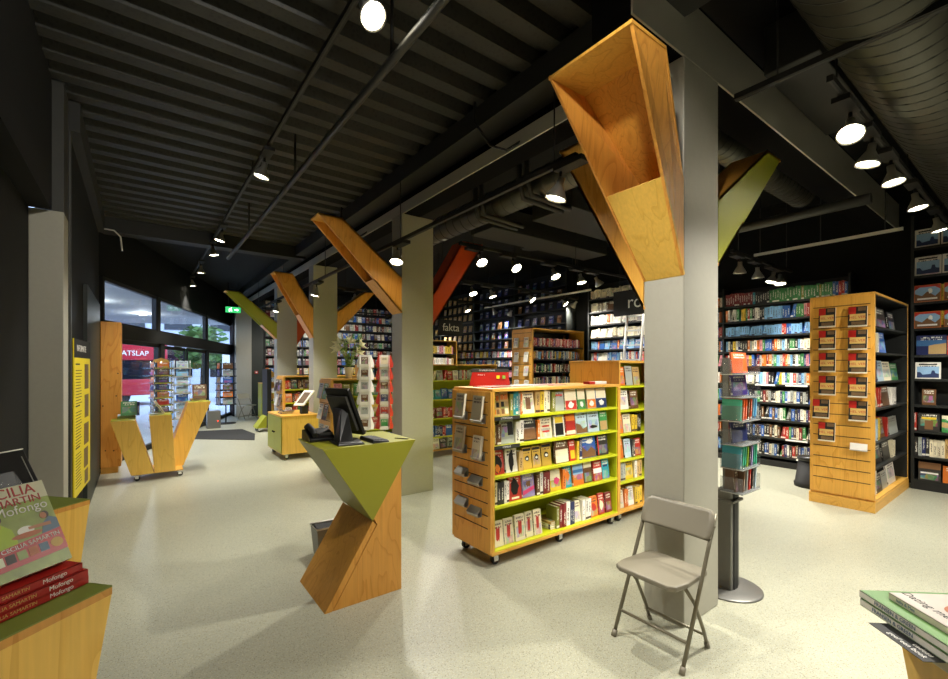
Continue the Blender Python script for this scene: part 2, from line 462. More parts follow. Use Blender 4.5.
def deco(o, pts, mat, nm='cover_print', lift=1.02, lo=1.0):
    """flat printed shape on a face-out cover, in fractions of its width and height"""
    return MB().prism([(lo, y, z) for y, z in pts], (lift - lo, 0, 0)).build(nm, mat, o, world=False)
def rect(a, b, c, d): return [(a, c), (b, c), (b, d), (a, d)]
def blob(cy, cz, ry, rz, k=14, j=.25): return [(cy + ry * math.cos(2 * PI * i / k) * random.uniform(1 - j, 1 + j), cz + rz * math.sin(2 * PI * i / k) * random.uniform(1 - j, 1 + j)) for i in range(k)]
class Rows:
    """rows of spines too many and too small to single out: one mesh for all of them"""
    def __init__(self): self.v = []; self.f = []; self.c = []; self.uv = []; self.s = []
    def add(self, o, u, n, t, w, h, col, lean=0):
        o, u, n = V(o), V(u), V(n); k0 = len(self.v)
        up = V((0, 0, 1)) + u * lean
        for k in range(8): self.v.append(o + u * t * (k & 1) - n * w * (k >> 1 & 1) + up * h * (k >> 2 & 1))
        c = lin(COL[col]); j = random.uniform(.8, 1.15); c = tuple(min(1, x * j) for x in c[:3]) + (1,); s = random.random()
        for q, kind in (((0, 2, 3, 1), 0), ((4, 5, 7, 6), 3), ((0, 1, 5, 4), 1), ((2, 6, 7, 3), 0), ((0, 4, 6, 2), 0), ((1, 3, 7, 5), 0)):
            self.f.append([k0 + i for i in q])
            for i in q:
                self.c.append(lin('#D9D0B6') if kind == 3 else c); self.s.append(s)
                self.uv.append((1 + (i & 1), i >> 2 & 1) if kind == 1 else (2.99, .99))
    def face(self, o, u, n, t, w, h, col):
        """a face-out cover in the mass"""
        o, u, n = V(o), V(u), V(n); k0 = len(self.v)
        for k in range(8): self.v.append(o + u * w * (k & 1) - n * t * (k >> 1 & 1) - n * .03 * (k >> 2 & 1) + UP * h * (k >> 2 & 1))
        c = lin(COL[col]); s = random.random()
        for q, kind in (((0, 2, 3, 1), 0), ((4, 5, 7, 6), 3), ((0, 1, 5, 4), 1), ((2, 6, 7, 3), 0), ((0, 4, 6, 2), 0), ((1, 3, 7, 5), 0)):
            self.f.append([k0 + i for i in q])
            for i in q:
                self.c.append(lin('#D9D0B6') if kind == 3 else c); self.s.append(s)
                self.uv.append(((i & 1), i >> 2 & 1) if kind == 1 else (2.99, .99))
    def build(self):
        me = bpy.data.meshes.new('book_mass'); me.from_pydata([tuple(p) for p in self.v], [], self.f)
        ul = me.uv_layers.new(name='UVMap')
        for k, q in enumerate(self.uv): ul.data[k].uv = q
        me.attributes.new('Col', 'FLOAT_COLOR', 'CORNER'); me.attributes.new('Seed', 'FLOAT', 'CORNER'); a = me.attributes['Col']; b = me.attributes['Seed']
        for k, q in enumerate(self.c): a.data[k].color = q; b.data[k].value = self.s[k]
        me.materials.append(M['bookrow'])
        bm = bmesh.new(); bm.from_mesh(me); bmesh.ops.recalc_face_normals(bm, faces=bm.faces); bm.to_mesh(me); bm.free()
        o = bpy.data.objects.new('book_stock', me); C.objects.link(o)
        return tag(o, 'rows of small paperbacks filling the black wall shelves farther back', 'books', kind='stuff')
ROWS = Rows()
MIXED = ['white', 'red', 'navy', 'black', 'cream', 'blue', 'grey', 'white', 'charcoal', 'orange', 'green', 'lightblue', 'yellow', 'maroon', 'white', 'blue', 'pink']
DARKMIX = ['navy', 'charcoal', 'blue', 'white', 'maroon', 'black', 'grey', 'red', 'blue', 'cream', 'brown', 'green']
def fill_rows(o, u, n, length, h, pal, tmin=.018, tmax=.035, w=.14, face=0., setback=.02):
    x = 0; o, u, n = V(o), V(u), V(n)
    while x < length - tmax:
        c = random.choice(pal)
        if random.random() < face:
            fw = random.uniform(.11, .15)
            if x + fw > length: break
            ROWS.face(o + u * x - n * setback, u, n, .02, fw, h * random.uniform(.85, 1), c); x += fw + .015
        else:
            t = random.uniform(tmin, tmax); lean = 0
            if random.random() < .05: lean = .2; t += .02
            ROWS.add(o + u * x - n * (setback + random.uniform(0, .02)), u, n, t * .96, w, h * random.uniform(.82, 1), c, lean); x += t + (h * .2 if lean else 0)

# ================================================================== THE SETTING
b = MB().box(-12, -3.2, -.06, 9.2, 26, 0)
b = MB(); b.prism([(-.9, -3.2, -.06), (9.0, -3.2, -.06), (9.0, 17.2, -.06), (2.55, 17.45, -.06), (-.55, 9.3, -.06), (-.9, 9.3, -.06)], (0, 0, .06))
struct('floor', b, 'floor')
b = MB(); b.prism([(-.55, 9.3, -.08), (2.55, 17.45, -.08), (2.9, 18.4, -.08), (9, 40, -.08), (-32, 40, -.08), (-32, 9.3, -.08)], (0, 0, .06))
struct('ground_street', b, 'asphalt')
# corrugated steel deck over the aisle: trapezoid ribs running across
b = MB(); zb, zt, pit = 4.05, 4.14, .3
prof = []
y = -3.2
while y < 9.5:
    prof += [(y, zt), (y + .05, zb), (y + .17, zb), (y + .22, zt)]
    y += pit
n0 = len(prof)
for (yy, zz) in prof: b.v.append(V((-.9, yy, zz)))
for (yy, zz) in prof: b.v.append(V((2.62, yy, zz)))
for i in range(n0 - 1): b.face([i, i + 1, n0 + i + 1, n0 + i])
b.box(-.9, -3.2, zt + .01, 2.62, 9.5, zt + .05)
struct('ceiling_deck', b, 'deck')
struct('ceiling_front_hall', MB().prism([(-1.2, 9.45, 4.05), (2.7, 9.45, 4.05), (2.75, 18.2, 4.05), (2.3, 18.2, 4.05)], (0, 0, .08)), 'wallblack')
struct('ceiling_shop', MB().box(2.55, -3.2, 4.45, 9.0, 17.2, 4.53), 'wallblack')
struct('beam_end', MB().box(-.9, 9.2, 3.82, 2.7, 9.46, 4.1), 'steeldark')
# steel beam along the columns with a bright lower flange
b = MB().box(2.70, 1.74, 3.61, 2.712, 17.0, 3.745); struct('beam_long', b, 'beamsteel'); struct('beam_long_core', MB().box(2.713, 1.74, 3.612, 2.95, 17.0, 3.76), 'void')
struct('beam_long_web', MB().box(2.76, 1.74, 3.76, 2.9, 17, 4.45), 'void')
b = MB().box(2.5, 1.2, 3.86, 2.759, 17, 4.06); struct('beam_ledge', b, 'steeldark')
b = MB().box(2.2, 1.45, 3.62, 8.78, 1.462, 4.0); struct('beam_cross', b, 'beamsteel'); struct('beam_cross_core', MB().box(2.2, 1.463, 3.622, 8.78, 1.73, 4.04), 'void')
struct('ceiling_step', MB().box(2.56, -3.2, 4.08, 2.62, 17.2, 4.5), 'void')  # black riser added between the two ceilings to keep sky light out
# columns
for y0, x0, x1 in ((1.45, 2.752, 3.215), (5.1, 2.69, 3.16), (8.7, 2.69, 3.16), (11.5, 2.69, 3.16), (16.45, 2.58, 3.05)):
    struct('column', MB().box(x0, y0, 0, x1, y0 + .28, 3.62), 'column', bev=.008)
struct('column_wall', MB().box(-.716, 5.1, 0, -.50, 5.4, 2.96), 'column', bev=.006)
struct('column_steel', MB().box(-.575, 5.101, 2.96, -.50, 5.4, 4.06), 'darkgrey')
# walls
struct('wall_left', MB().box(-.9, -3.2, 0, -.716, 5.12, 4.1), 'wallblack')
struct('wall_left_bulkhead', MB().box(-.75, -3.2, 2.96, -.575, 5.1, 4.1), 'wallblack')
struct('wall_left_far', MB().box(-.72, 5.41, 0, -.5, 9.42, 4.1), 'wallblack')
struct('wall_left_beam', MB().box(-.5, 5.4, 3.78, -.42, 9.2, 4.05), 'steeldark')
b = MB().box(-.5, 6.75, 0, -.462, 8.86, 2.6); struct('trim_panel_left', b, 'green_black')
struct('trim_edge_left', MB().box(-.5, 5.42, 0, -.485, 5.5, 4.0), 'darkgrey')
struct('wall_right', MB().box(8.78, -3.2, 0, 9.0, 17.2, 4.53), 'wallblack')
struct('wall_back', MB().box(3.3, 16.85, 0, 9.0, 17.2, 4.53), 'wallblack')
struct('wall_back_panel', MB().box(3.05, 16.45, 0, 3.42, 16.9, 4.06), 'green_black')
struct('wall_back_return', MB().box(2.55, 16.73, 0, 3.1, 17.5, 4.1), 'wallblack')
struct('wall_front', MB().box(-.9, -3.4, 0, 9.0, -3.2, 4.53), 'wallblack')
# black boards of the wall on the camera side of the aisle
for yy in (2.2, 3.45):
    struct('trim_joint', MB().box(-.716, yy, 0, -.713, yy + .012, 2.96), 'black')

# glazed front: runs at an angle from the side wall to the end pillar
FO = V((-.49, 9.38, 0)); FE = V((.3559, .9345, 0)); FM = V((-.9345, .3559, 0))
def fbox(mb, s0, s1, z0, z1, d0=-.04, d1=.04):
    return mb.obox(FO + FE * s0 + FM * d0 + UP * z0, FE * (s1 - s0), FM * (d1 - d0), UP * (z1 - z0))
struct('wall_front_bulkhead', fbox(MB(), -.2, 9.1, 3.12, 4.1, -.02, .2), 'wallblack')
ups = [(0.0, 2.18), (2.3, 5.6), (5.72, 8.72)]
for k, (s0, s1) in enumerate(ups):
    f = MB()
    fbox(f, s0, s0 + .06, 2.36, 3.12); fbox(f, s1 - .06, s1, 2.36, 3.12); fbox(f, s0, s1, 2.36, 2.42); fbox(f, s0, s1, 3.06, 3.12)
    w = struct('window_%d' % (k + 1), f, 'black')
    fbox(MB(), s0 + .05, s1 - .05, 2.4, 3.08, -.008, .008).build('glass', 'glass', w)
f = MB(); fbox(f, 2.16, 2.32, 2.28, 3.12, -.05, .05); fbox(f, 5.58, 5.74, 2.28, 3.12, -.05, .05); fbox(f, 8.7, 8.85, 0, 3.12, -.05, .05); struct('trim_mullion', f, 'black')
struct('trim_transom', fbox(MB(), -.02, 8.8, 2.14, 2.38, -.09, .09), 'black')
for k, (s0, s1) in enumerate(((0, 2.3), (5.75, 8.72))):
    f = MB(); fbox(f, s0, s0 + .07, 0, 2.14); fbox(f, s1 - .07, s1, 0, 2.14); fbox(f, s0, s1, 0, .1); fbox(f, s0, s1, 2.06, 2.14)
    w = struct('window_%d' % (k + 4), f, 'black')
    fbox(MB(), s0 + .06, s1 - .06, .08, 2.08, -.008, .008).build('glass', 'glass', w)
struct('trim_post', fbox(MB(), 2.3, 2.5, 0, 2.2, -.07, .07), 'black')
struct('trim_post', fbox(MB(), 5.58, 5.76, 0, 2.2, -.07, .07), 'black')
for k, (s0, s1) in enumerate(((2.5, 4.06), (4.04, 5.6))):
    f = MB(); d = (-.03, .0) if k else (.01, .04)
    fbox(f, s0, s0 + .08, .01, 2.12, *d); fbox(f, s1 - .08, s1, .01, 2.12, *d); fbox(f, s0, s1, .01, .12, *d); fbox(f, s0, s1, 2.04, 2.12, *d)
    w = struct('door_%d' % (k + 1), f, 'black')
    fbox(MB(), s0 + .07, s1 - .07, .1, 2.06, sum(d) / 2 - .006, sum(d) / 2 + .006).build('glass', 'glass', w)

# ------------------------------------------------------------------ outside, seen through the glass
struct('ceiling_arcade', MB().obox(FO + FE * -3 + FM * .25 + UP * 3.3, FE * 14, FM * 8.0, UP * .1), 'soffit')
t = thing('bus', 'red bus standing in the street beyond the glazed front', 'bus', (-3.5, 23.8, -.02), math.radians(24))
MB().box(-4.5, -1.2, .45, 4.5, 1.2, 1.15).build('lower_body', 'busred', t, .05, world=False)
MB().box(-4.5, -1.2, 1.95, 4.5, 1.2, 2.9).build('roof', 'busred', t, .08, world=False)
MB().box(-4.46, -1.17, 1.15, 4.46, 1.17, 1.95).build('window_band', 'busglass', t, world=False)
for sx in (-2.8, 2.6):
    for sy in (-1.1, .85): MB().cyl((sx, sy, .48), (sx, sy + .25, .48), .48, 20).build('wheel', 'rubber', t, world=False)
text('RATSLAP', .3, 'white', t, (3.1, -1.215, 2.25), (1, 0, 0), (0, 0, 1), depth=.004, local=True)
t = thing('building', 'pale rendered building across the street behind the glass doors', 'building', (5.5, 33, 0), math.radians(-14))
MB().box(-7.5, 0, -.02, 6, 6, 10).build('wall', 'facade', t, world=False)
for kx in range(5):
    for kz in range(3):
        f = MB().box(-6.8 + kx * 2.5, -.06, 1.0 + kz * 3, -5.3 + kx * 2.5, 0, 2.8 + kz * 3).build('window', 'busglass', t, world=False)
t = thing('building', 'grey office block across the street behind the red bus', 'building', (-14, 36, 0), math.radians(24))
MB().box(-9, 0, -.02, 11, 6, 11).build('wall', 'soffit', t, world=False)
for kx in range(7):
    for kz in range(3):
        MB().box(-8 + kx * 2.7, -.06, 1.2 + kz * 3.2, -6.3 + kx * 2.7, 0, 3 + kz * 3.2).build('window', 'busglass', t, world=False)
t = thing('van', 'white delivery van parked outside the sliding doors', 'van', (4.9, 25.4, -.02), math.radians(66))
MB().prism([(-2.2, -.95, .4), (1.6, -.95, .4), (2.3, -.95, .5), (2.25, -.95, 1.1), (1.5, -.95, 1.9), (1.2, -.95, 2.3), (-2.2, -.95, 2.35)], (0, 1.9, 0)).build('body', 'white', t, .05, world=False)
MB().prism([(1.35, -.97, 1.15), (1.95, -.97, 1.15), (1.45, -.97, 1.8), (1.2, -.97, 1.8)], (0, 1.94, 0)).build('cab_window', 'busglass', t, world=False)
for sx in (-1.4, 1.5):
    for sy in (-.97, .75): MB().cyl((sx, sy, .36), (sx, sy + .22, .36), .36, 18).build('wheel', 'rubber', t, world=False)
def street_tree(x, y, h, lab):
    t = thing('street_tree', lab, 'tree', (x, y, -.02))
    MB().cyl((0, 0, 0), (0, 0, h * .6), .12, 10, .07).build('trunk', 'bark', t, world=False)
    m = MB()
    for k in range(420):
        a, r, zz = random.uniform(0, 2 * PI), random.uniform(0, 1) ** .5 * h * .32, random.uniform(-1, 1)
        p = V((math.cos(a) * r * math.sqrt(1 - zz * zz * .8), math.sin(a) * r, h * .72 + zz * h * .28))
        q = V((random.uniform(-1, 1), random.uniform(-1, 1), random.uniform(-1, 1))).normalized(); s2, t2, _ = basis(q)
        m.v += [p + s2 * .22, p + t2 * .12, p - s2 * .22, p - t2 * .12]; n = len(m.v); m.face([n - 4, n - 3, n - 2, n - 1])
    m.build('crown', 'treeleaf', t, world=False)
street_tree(2.6, 26.2, 3.7, 'green street tree seen between the two sliding door leaves')
street_tree(5.6, 28.5, 4.2, 'green street tree in front of the pale building outside')

# ================================================================== tree-like wooden branches on the columns
def branch(lab, lo, hi, mats, cover=.36, t=.018, cat='wooden branch', group=None):
    """lo / hi: (a0, a1, b0, b1) quads of the box beam at its foot and at its tip, each four corners:
    [under-front, upper-front, upper-back, under-back]; the under side is open beyond the cover"""
    c = sum((V(p) for p in lo), V()) / 4
    r = thing('wooden_branch', lab, cat, c, group=group)
    lo = [V(p) for p in lo]; hi = [V(p) for p in hi]
    def wall(i, j, name, mat, s0=0., s1=1.):
        k = [x for x in range(4) if x not in (i, j)]
        P = [lo[i].lerp(hi[i], s0), lo[j].lerp(hi[j], s0), lo[j].lerp(hi[j], s1), lo[i].lerp(hi[i], s1)]
        n = (P[1] - P[0]).cross(P[3] - P[0]).normalized()
        ctr = (sum(lo, V()) + sum(hi, V())) / 8
        if n.dot(ctr - P[0]) < 0: n = -n
        return MB().prism(P, n * t).build(name, mat, r)
    wall(0, 1, 'front_panel', mats[0]); wall(2, 3, 'back_panel', mats[0]); wall(1, 2, 'upper_panel', mats[1])
    wall(3, 0, 'cover_panel', mats[2], 0, cover)
    MB().prism([hi[0], hi[1], hi[2], hi[3]], V((0, 0, -t))).build('end_panel', 'wood' if mats[0] == 'branch' else mats[1], r)
    return r
def br_xz(lab, fx, z0, z1, tx0, tx1, ya, yb, ta=None, tb=None, zt=3.4, mats=('branch', 'branch_in', 'branch'), **k):
    """branch rising in the plane across the columns: foot on the column side x=fx from z0 to z1, tip from tx0 (under) to tx1 (upper)"""
    ta = ya if ta is None else ta; tb = yb if tb is None else tb
    lo = [(fx, ya, z0), (fx, ya, z1), (fx, yb, z1), (fx, yb, z0)]
    hi = [(tx0, ta, zt), (tx1, ta, zt), (tx1, tb, zt), (tx0, tb, zt)]
    return branch(lab, lo, hi, mats, **k)
br_xz('large orange plywood branch with an open hollow end high on the front column', 2.75, 2.23, 2.83, 1.98, 2.30, 1.45, 1.73, 1.31, 1.88, mats=('branch', 'branch_in', 'ply_front'), cover=.44)
# branch on the far side of the front column, leaning away
branch('plain plywood branch with knots behind the large hollow branch on the front column',
       [(2.751, 1.732, 2.04), (2.751, 1.732, 2.75), (3.214, 1.732, 2.75), (3.214, 1.732, 2.04)],
       [(2.751, 2.49, 3.41), (2.751, 2.12, 3.41), (3.214, 2.12, 3.41), (3.214, 2.49, 3.41)], ('wood', 'branch_in', 'branch'), cover=1.)
LM = ('lime', 'branch_in', 'branch'); RM = ('red', 'red', 'red')
br_xz('lime green branch rising from the far side of the front column', 3.216, 2.35, 2.82, 4.335, 4.06, 1.45, 1.73, mats=LM)
br_xz('orange plywood branch reaching left from the second column, beside the ceiling track', 2.689, 2.34, 2.79, 1.63, 1.91, 5.1, 5.37, cover=.36)
br_xz('red orange painted branch rising right from the second column', 3.161, 2.21, 2.62, 4.0, 3.65, 5.1, 5.37, zt=3.42, mats=RM, cover=1.)
br_xz('orange plywood branch reaching left from the third column', 2.689, 2.21, 2.79, 1.98, 2.31, 8.7, 8.97, cover=.36)
br_xz('orange plywood branch rising right from the third column above the lilies', 3.161, 2.32, 2.75, 3.96, 3.74, 8.7, 8.97, zt=3.2)
br_xz('lime green branch with orange underside reaching left from the fourth column', 2.689, 2.33, 2.72, 1.59, 1.88, 11.5, 11.77, mats=LM, cover=.3)
br_xz('small red orange branch tucked between the third and fourth columns', 3.161, 2.2, 2.82, 3.9, 3.6, 11.5, 11.77, mats=RM, cover=1.)

# ================================================================== ceiling services
def tubething(name, path, r, mat, lab, cat, seg=10, group=None):
    return tag(MB().tube(path, r, seg).build(name, mat), lab, cat, group)
tubething('conduit_pipe', [(1.3, -3, 3.61), (1.3, 9.1, 3.61)], .028, 'darkgrey', 'long grey conduit pipe under the corrugated steel ceiling', 'pipe')
for yy in (.4, 2.6, 4.8, 7.2):
    tag(MB().cyl((1.3, yy, 3.63), (1.3, yy, 4.06), .012, 8).build('pipe_hanger', 'black'), 'black hanger rod holding the long conduit pipe, %s from the camera end' % ordn([.4, 2.6, 4.8, 7.2].index(yy)), 'hanger', 'hanger rods of the conduit pipe')
tubething('roof_pipe', [(6.0, 1.2, 3.38), (6.0, 2.46, 3.38), (6.0, 2.6, 3.5), (6.0, 2.65, 4.44)], .055, 'darkgrey', 'thick grey pipe under the black ceiling above the tall display', 'pipe')
def duct(lab, p0, p1, r, ribs):
    t = thing('round_duct', lab, 'duct', p0)
    MB().cyl(p0, p1, r, 40).build('tube', 'greyduct', t)
    p0, p1 = V(p0), V(p1)
    s, tt, d = basis(p1 - p0); m = MB(); L = (p1 - p0).length
    path = []
    for i in range(ribs * 24 + 1):
        a = 2 * PI * i / 24; path.append(p0 + d * (L * i / (ribs * 24)) + (s * math.cos(a) + tt * math.sin(a)) * (r + .001))
    m.tube(path, .006, 4).build('spiral_seam', 'darkgrey', t)
    return t
duct('huge spiral ventilation duct high over the front right corner', (2.7, .6, 3.95), (8.7, .6, 3.95), .4, 43)
duct('grey round duct running behind the long beam', (3.65, 2.3, 3.72), (3.65, 6.4, 3.72), .17, 24)
duct('short spiral duct beside the top of the front column', (3.9, 1.95, 3.75), (6.5, 1.95, 3.75), .14, 24)
for k, (x, y) in enumerate(((3.65, 3.5), (3.65, 4.3))):
    m = MB()
    for dy in (0, .12): m.tube([(x - .3, y + dy, 4.4), (x - .3, y + dy, 3.7), (x - .24, y + dy, 3.52), (x + .3, y + dy, 3.5), (x + .4, y + dy, 3.5)], .03, 8)
    tag(m.build('drain_pipe', 'steeldark'), 'dark bent pipes clamped under the round duct, %s one from the front column' % ordn(k), 'pipe')
for k, (x0, y0, x1, y1) in enumerate(((4.9, 4.2, 7.4, 5.0), (4.6, 5.6, 7.6, 6.2), (3.9, 1.06, 5.4, 1.42))):
    tag(MB().box(x0, y0, 3.92, x1, y1, 4.3).build('box_duct', 'steeldark', bev=.01), ['flat grey box duct under the ceiling behind the plywood branch', 'second flat box duct farther from the front column', 'short box duct between the cross beam and the spiral duct'][k], 'duct')
for k, (x, y) in enumerate(((6.0, 2.0), (6.2, 6.35))):
    m = MB()
    for q in range(4): m.lathe((x, y, 3.98 + q * .05), [(.2, 0), (.21, .02), (.19, .045)], 24)
    m.cyl((x, y, 3.98), (x, y, 4.45), .18, 24)
    tag(m.build('ceiling_diffuser', 'black'), ['round black ring diffuser under the ceiling beside the lime branch', 'round black ring diffuser above the far tall bookcase'][k], 'ceiling diffuser')
tag(MB().tube([(-.44, 9.0, 3.8), (-.3, 9.02, 3.8), (-.22, 9.05, 3.72), (-.2, 9.06, 3.5)], .012, 6).build('loose_cable', 'tube'), 'pale loose cable curling out above the entrance', 'cable')
for k, yy in enumerate((3.2, 6.5)):
    tag(MB().tube([(2.42, yy, 4.03), (2.42, yy, 3.85), (2.5, yy - .12, 3.62), (2.62, yy - .2, 3.58), (2.72, yy - .3, 3.66)], .012, 6).build('power_cable', 'black'), 'black cable drooping from the deck to the beam near the %s column' % ('front' if k == 0 else 'second'), 'cable')

# ------------------------------------------------------------------ tracks and spotlights
def track(lab, p0, p1, w=.035, mat='black', hang=()):
    t = thing('light_track', lab, 'light track', p0)
    p0, p1 = V(p0), V(p1); d = (p1 - p0); s = V((-d.y, d.x, 0)).normalized() * w
    m = MB().obox(p0 - s / 2, d, s, V((0, 0, .04))).mat(1).obox(p0 - s * .15 - V((0, 0, .002)), d, s * .3, V((0, 0, .01)))
    m.build('rail', [mat, 'darkgrey'], t)
    for q, top in hang:
        p = p0.lerp(p1, q); MB().cyl(p + V((0, 0, .03)), (p.x, p.y, top), .006, 6).build('suspension_rod', 'black', t)
    return t
track('long black track hanging below the corrugated ceiling over the aisle', (1.07, -2.8, 3.9), (1.07, 14.3, 3.9), hang=[(q, 4.06) for q in (.1, .3, .5, .65)])
track('black track running along the left side of the columns', (2.5, 2.1, 3.14), (2.5, 12.8, 3.14), hang=[(q, 3.62 if 0 else 3.87) for q in (.02, .25, .5, .75, .98)])
track('black track crossing the shop above the front bookcase', (3.5, 4.98, 3.32), (8.3, 4.98, 3.32), hang=[(q, 4.45) for q in (.05, .5, .95)])
track('black track crossing the shop above the middle bookcases', (4.4, 7.1, 3.32), (8.5, 7.1, 3.32), hang=[(q, 4.45) for q in (.05, .5, .95)])
track('black track crossing the shop above the far bookcases', (3.3, 9.3, 3.32), (8.5, 9.3, 3.32), hang=[(q, 4.45) for q in (.05, .5, .95)])
track('farthest black track before the back wall', (3.6, 13.2, 3.32), (8.5, 13.2, 3.32), hang=[(q, 4.45) for q in (.05, .5, .95)])
track('black track with five lamps beside the spiral duct', (3.5, .9, 3.46), (8.1, .9, 3.46), hang=[(q, 3.66) for q in (.03, .5, .95)])
track('empty black track crossing under the spiral duct', (3.41, -1.2, 3.55), (3.41, 1.42, 3.55), w=.05, hang=[(q, 4.45) for q in (.1, .9)])
track('black track before the black wall bookcase', (6.4, 2.72, 3.2), (8.6, 2.72, 3.2), hang=[(q, 4.45) for q in (.1, .9)])
track('thin pale rail hanging before the black wall', (7.37, 1.18, 3.3), (7.37, 2.81, 3.3), w=.025, mat='tube', hang=[(q, 4.45) for q in (.1, .5, .95)])
track('thin pale rail high before the far wall of face-out books', (7.6, 6.0, 3.25), (7.6, 9.6, 3.25), w=.025, mat='tube', hang=[(q, 4.45) for q in (.1, .5, .95)])
track('unseen black track added behind the camera to light the front displays', (4.6, -2.6, 3.5), (4.6, .1, 3.5), hang=[(q, 3.56) for q in (.1,)])  # out-of-view track, put in to light the book fronts

me_gear = MB().box(-.13, -.05, -.045, .13, .05, -.008).cyl((.1, 0, -.01), (.1, 0, 0), .02, 10).cyl((.1, 0, -.045), (.1, 0, -.1), .012, 8).mesh('gear_box', [M['black']])
me_ref = MB().lathe((0, 0, 0), [(.001, .02), (.026, .02), (.028, -.03), (.036, -.045), (.078, -.12), (.081, -.14), (.075, -.14), (.07, -.12)], 20).mesh('reflector', [M['lampsilver']])
me_lens = MB().lathe((0, 0, -.126), [(.073, 0), (.05, -.009), (.001, -.013)], 20).mesh('lens', [M['lens']])
NH = [0]
def head(p, target, lab, power=90, angle=72, flip=0, group='track spotlights'):
    t = thing('track_spotlight', lab, 'spotlight', p, flip, group)
    g = bpy.data.objects.new('gear_box', me_gear); C.objects.link(g); g.parent = t
    pivot = V((.1 * math.cos(flip), .1 * math.sin(flip), -.11))
    r = bpy.data.objects.new('reflector', me_ref); C.objects.link(r); r.parent = t; r.location = (.1, 0, -.11)
    d = (V(target) - (V(p) + pivot)).normalized()
    q = d.to_track_quat('-Z', 'Y')
    r.rotation_mode = 'QUATERNION'; r.rotation_quaternion = Quaternion((0, 0, 1), -flip) @ q
    l = bpy.data.objects.new('lens', me_lens); C.objects.link(l); l.parent = r
    ld = bpy.data.lights.new('spot_beam', 'SPOT'); ld.energy = power * PW; ld.color = LCOL; ld.spot_size = math.radians(angle); ld.spot_blend = .75; ld.shadow_soft_size = .045
    lo = bpy.data.objects.new('spot_beam', ld); C.objects.link(lo); lo.parent = r; lo.location = (0, 0, -.16)
    NH[0] += 1
    return t
PW = 2.0; LCOL = (1, .955, .865)
M['lens'].cycles.emission_sampling = 'NONE'
EV = {1: 'aisle track', 2: 'column-side track', 3: 'track above the front bookcase', 4: 'track above the middle bookcases', 5: 'track above the far bookcases', 6: 'track beside the spiral duct', 7: 'farthest track', 8: 'track before the black wall bookcase', 9: 'added track behind the camera'}
def heads(k, pts, power, angle, first='camera'):
    for i, (p, tg) in enumerate(pts):
        head(p, tg, 'silver spotlight, %s from the %s end of the %s' % (ordn(i), first, EV[k]), power, angle, 0 if k in (3, 4, 5, 6, 7, 8) else PI / 2)
heads(1, [((1.07, y, 3.9), (tx, ty, tz)) for y, tx, ty, tz in ((-2.0, 1.0, -.4, 0), (.2, -.62, 5.1, 1.6), (2.4, 1.62, .35, 1.0), (5.0, .2, 5.6, 0), (8.0, .1, 8.3, 0), (9.1, 1.6, 9.2, 0), (11.0, 1.2, 11.5, 0), (12.9, 1.5, 13.2, 0), (13.8, 1.6, 14.6, 0))], 120, 85)  # first two heads, out of view, added to light front floor and wall column
head((1.07, .7, 3.9), (2.35, 1.62, 2.75), 'unseen silver spotlight added on the aisle track to light the hollow branch', 42, 60, PI / 2)  # extra out-of-view lamp to brighten the inside of the branch
heads(2, [((2.5, y, 3.14), (tx, ty, 0)) for y, tx, ty in ((2.15, 2.0, 3.0), (4.75, 1.7, 4.0), (7.8, 1.9, 8.2), (10.6, 2.0, 10.8), (12.1, 2.0, 12.6))], 85, 90)
heads(3, [((x, 4.98, 3.32), (tx, ty, tz)) for x, tx, ty, tz in ((3.75, 3.4, 2.6, 0), (4.38, 4.4, 2.2, 0), (5.25, 5.2, 3.2, 0), (5.92, 6.0, 4.2, 0), (6.34, 7.8, 4.4, 1.0), (7.9, 8.4, 5.2, 1.2))], 100, 80, 'column')
heads(4, [((x, 7.1, 3.32), (tx, ty, tz)) for x, tx, ty, tz in ((4.5, 2.9, 6.6, 1.5), (5.19, 5.2, 5.6, .4), (5.68, 6.2, 6.4, 1.), (6.77, 7.4, 5.6, 1.4), (7.83, 8.4, 6.1, 2.0), (8.33, 8.4, 8.6, 2.))], 85, 85, 'column')
heads(5, [((x, 9.3, 3.32), (tx, ty, tz)) for x, tx, ty, tz in ((3.66, 3.4, 8.2, .8), (4.55, 4.4, 8.6, .5), (6.64, 7.2, 8.4, 1.), (7.55, 8.4, 9.2, 2.), (8.21, 8.4, 10.4, 2.))], 110, 85, 'column')
heads(7, [((x, 13.2, 3.32), (tx, ty, tz)) for x, tx, ty, tz in ((3.8, 3.4, 15.4, .8), (5.2, 5.2, 16.4, 1.8), (6.5, 6.6, 16.4, 1.8), (7.8, 8.4, 12.8, 2.))], 60, 95, 'column')
heads(6, [((x, .9, 3.46), (tx, ty, tz)) for x, tx, ty, tz in ((3.85, 2.3, .5, .7), (4.42, 4.2, 1.5, 0), (5.04, 4.9, .4, 0), (6.05, 6.1, .35, 0), (7.25, 7.6, .3, .4))], 120, 85, 'column')
heads(8, [((x, 2.72, 3.2), (tx, ty, tz)) for x, tx, ty, tz in ((6.57, 7.4, 3.1, 0), (7.15, 7.8, 2.8, .2), (7.75, 7.2, 3.3, 0), (8.0, 7.6, 2.4, 0))], 70, 100, 'column')
heads(9, [((4.6, y, 3.5), t) for y, t in ((-1.2, (3.4, 2.82, .75)), (-.4, (3.75, 2.82, .75)), (0.0, (3.6, .5, 0)))], 125, 52)  # lamps of the added track, for the bookcase front and the floor
head((4.6, -2.3, 3.5), (7.4, 1.3, 1.2), 'silver spotlight added behind the camera to brighten the tall slatted display', 260, 45, PI / 2, 'track spotlights')  # unseen lamp added to lift the dark front of the display
head((1.07, 1.5, 3.9), (2.76, 1.6, .9), 'unseen silver spotlight added on the aisle track to light the front column', 95, 60, PI / 2)  # extra out-of-view lamp for the left face of the column

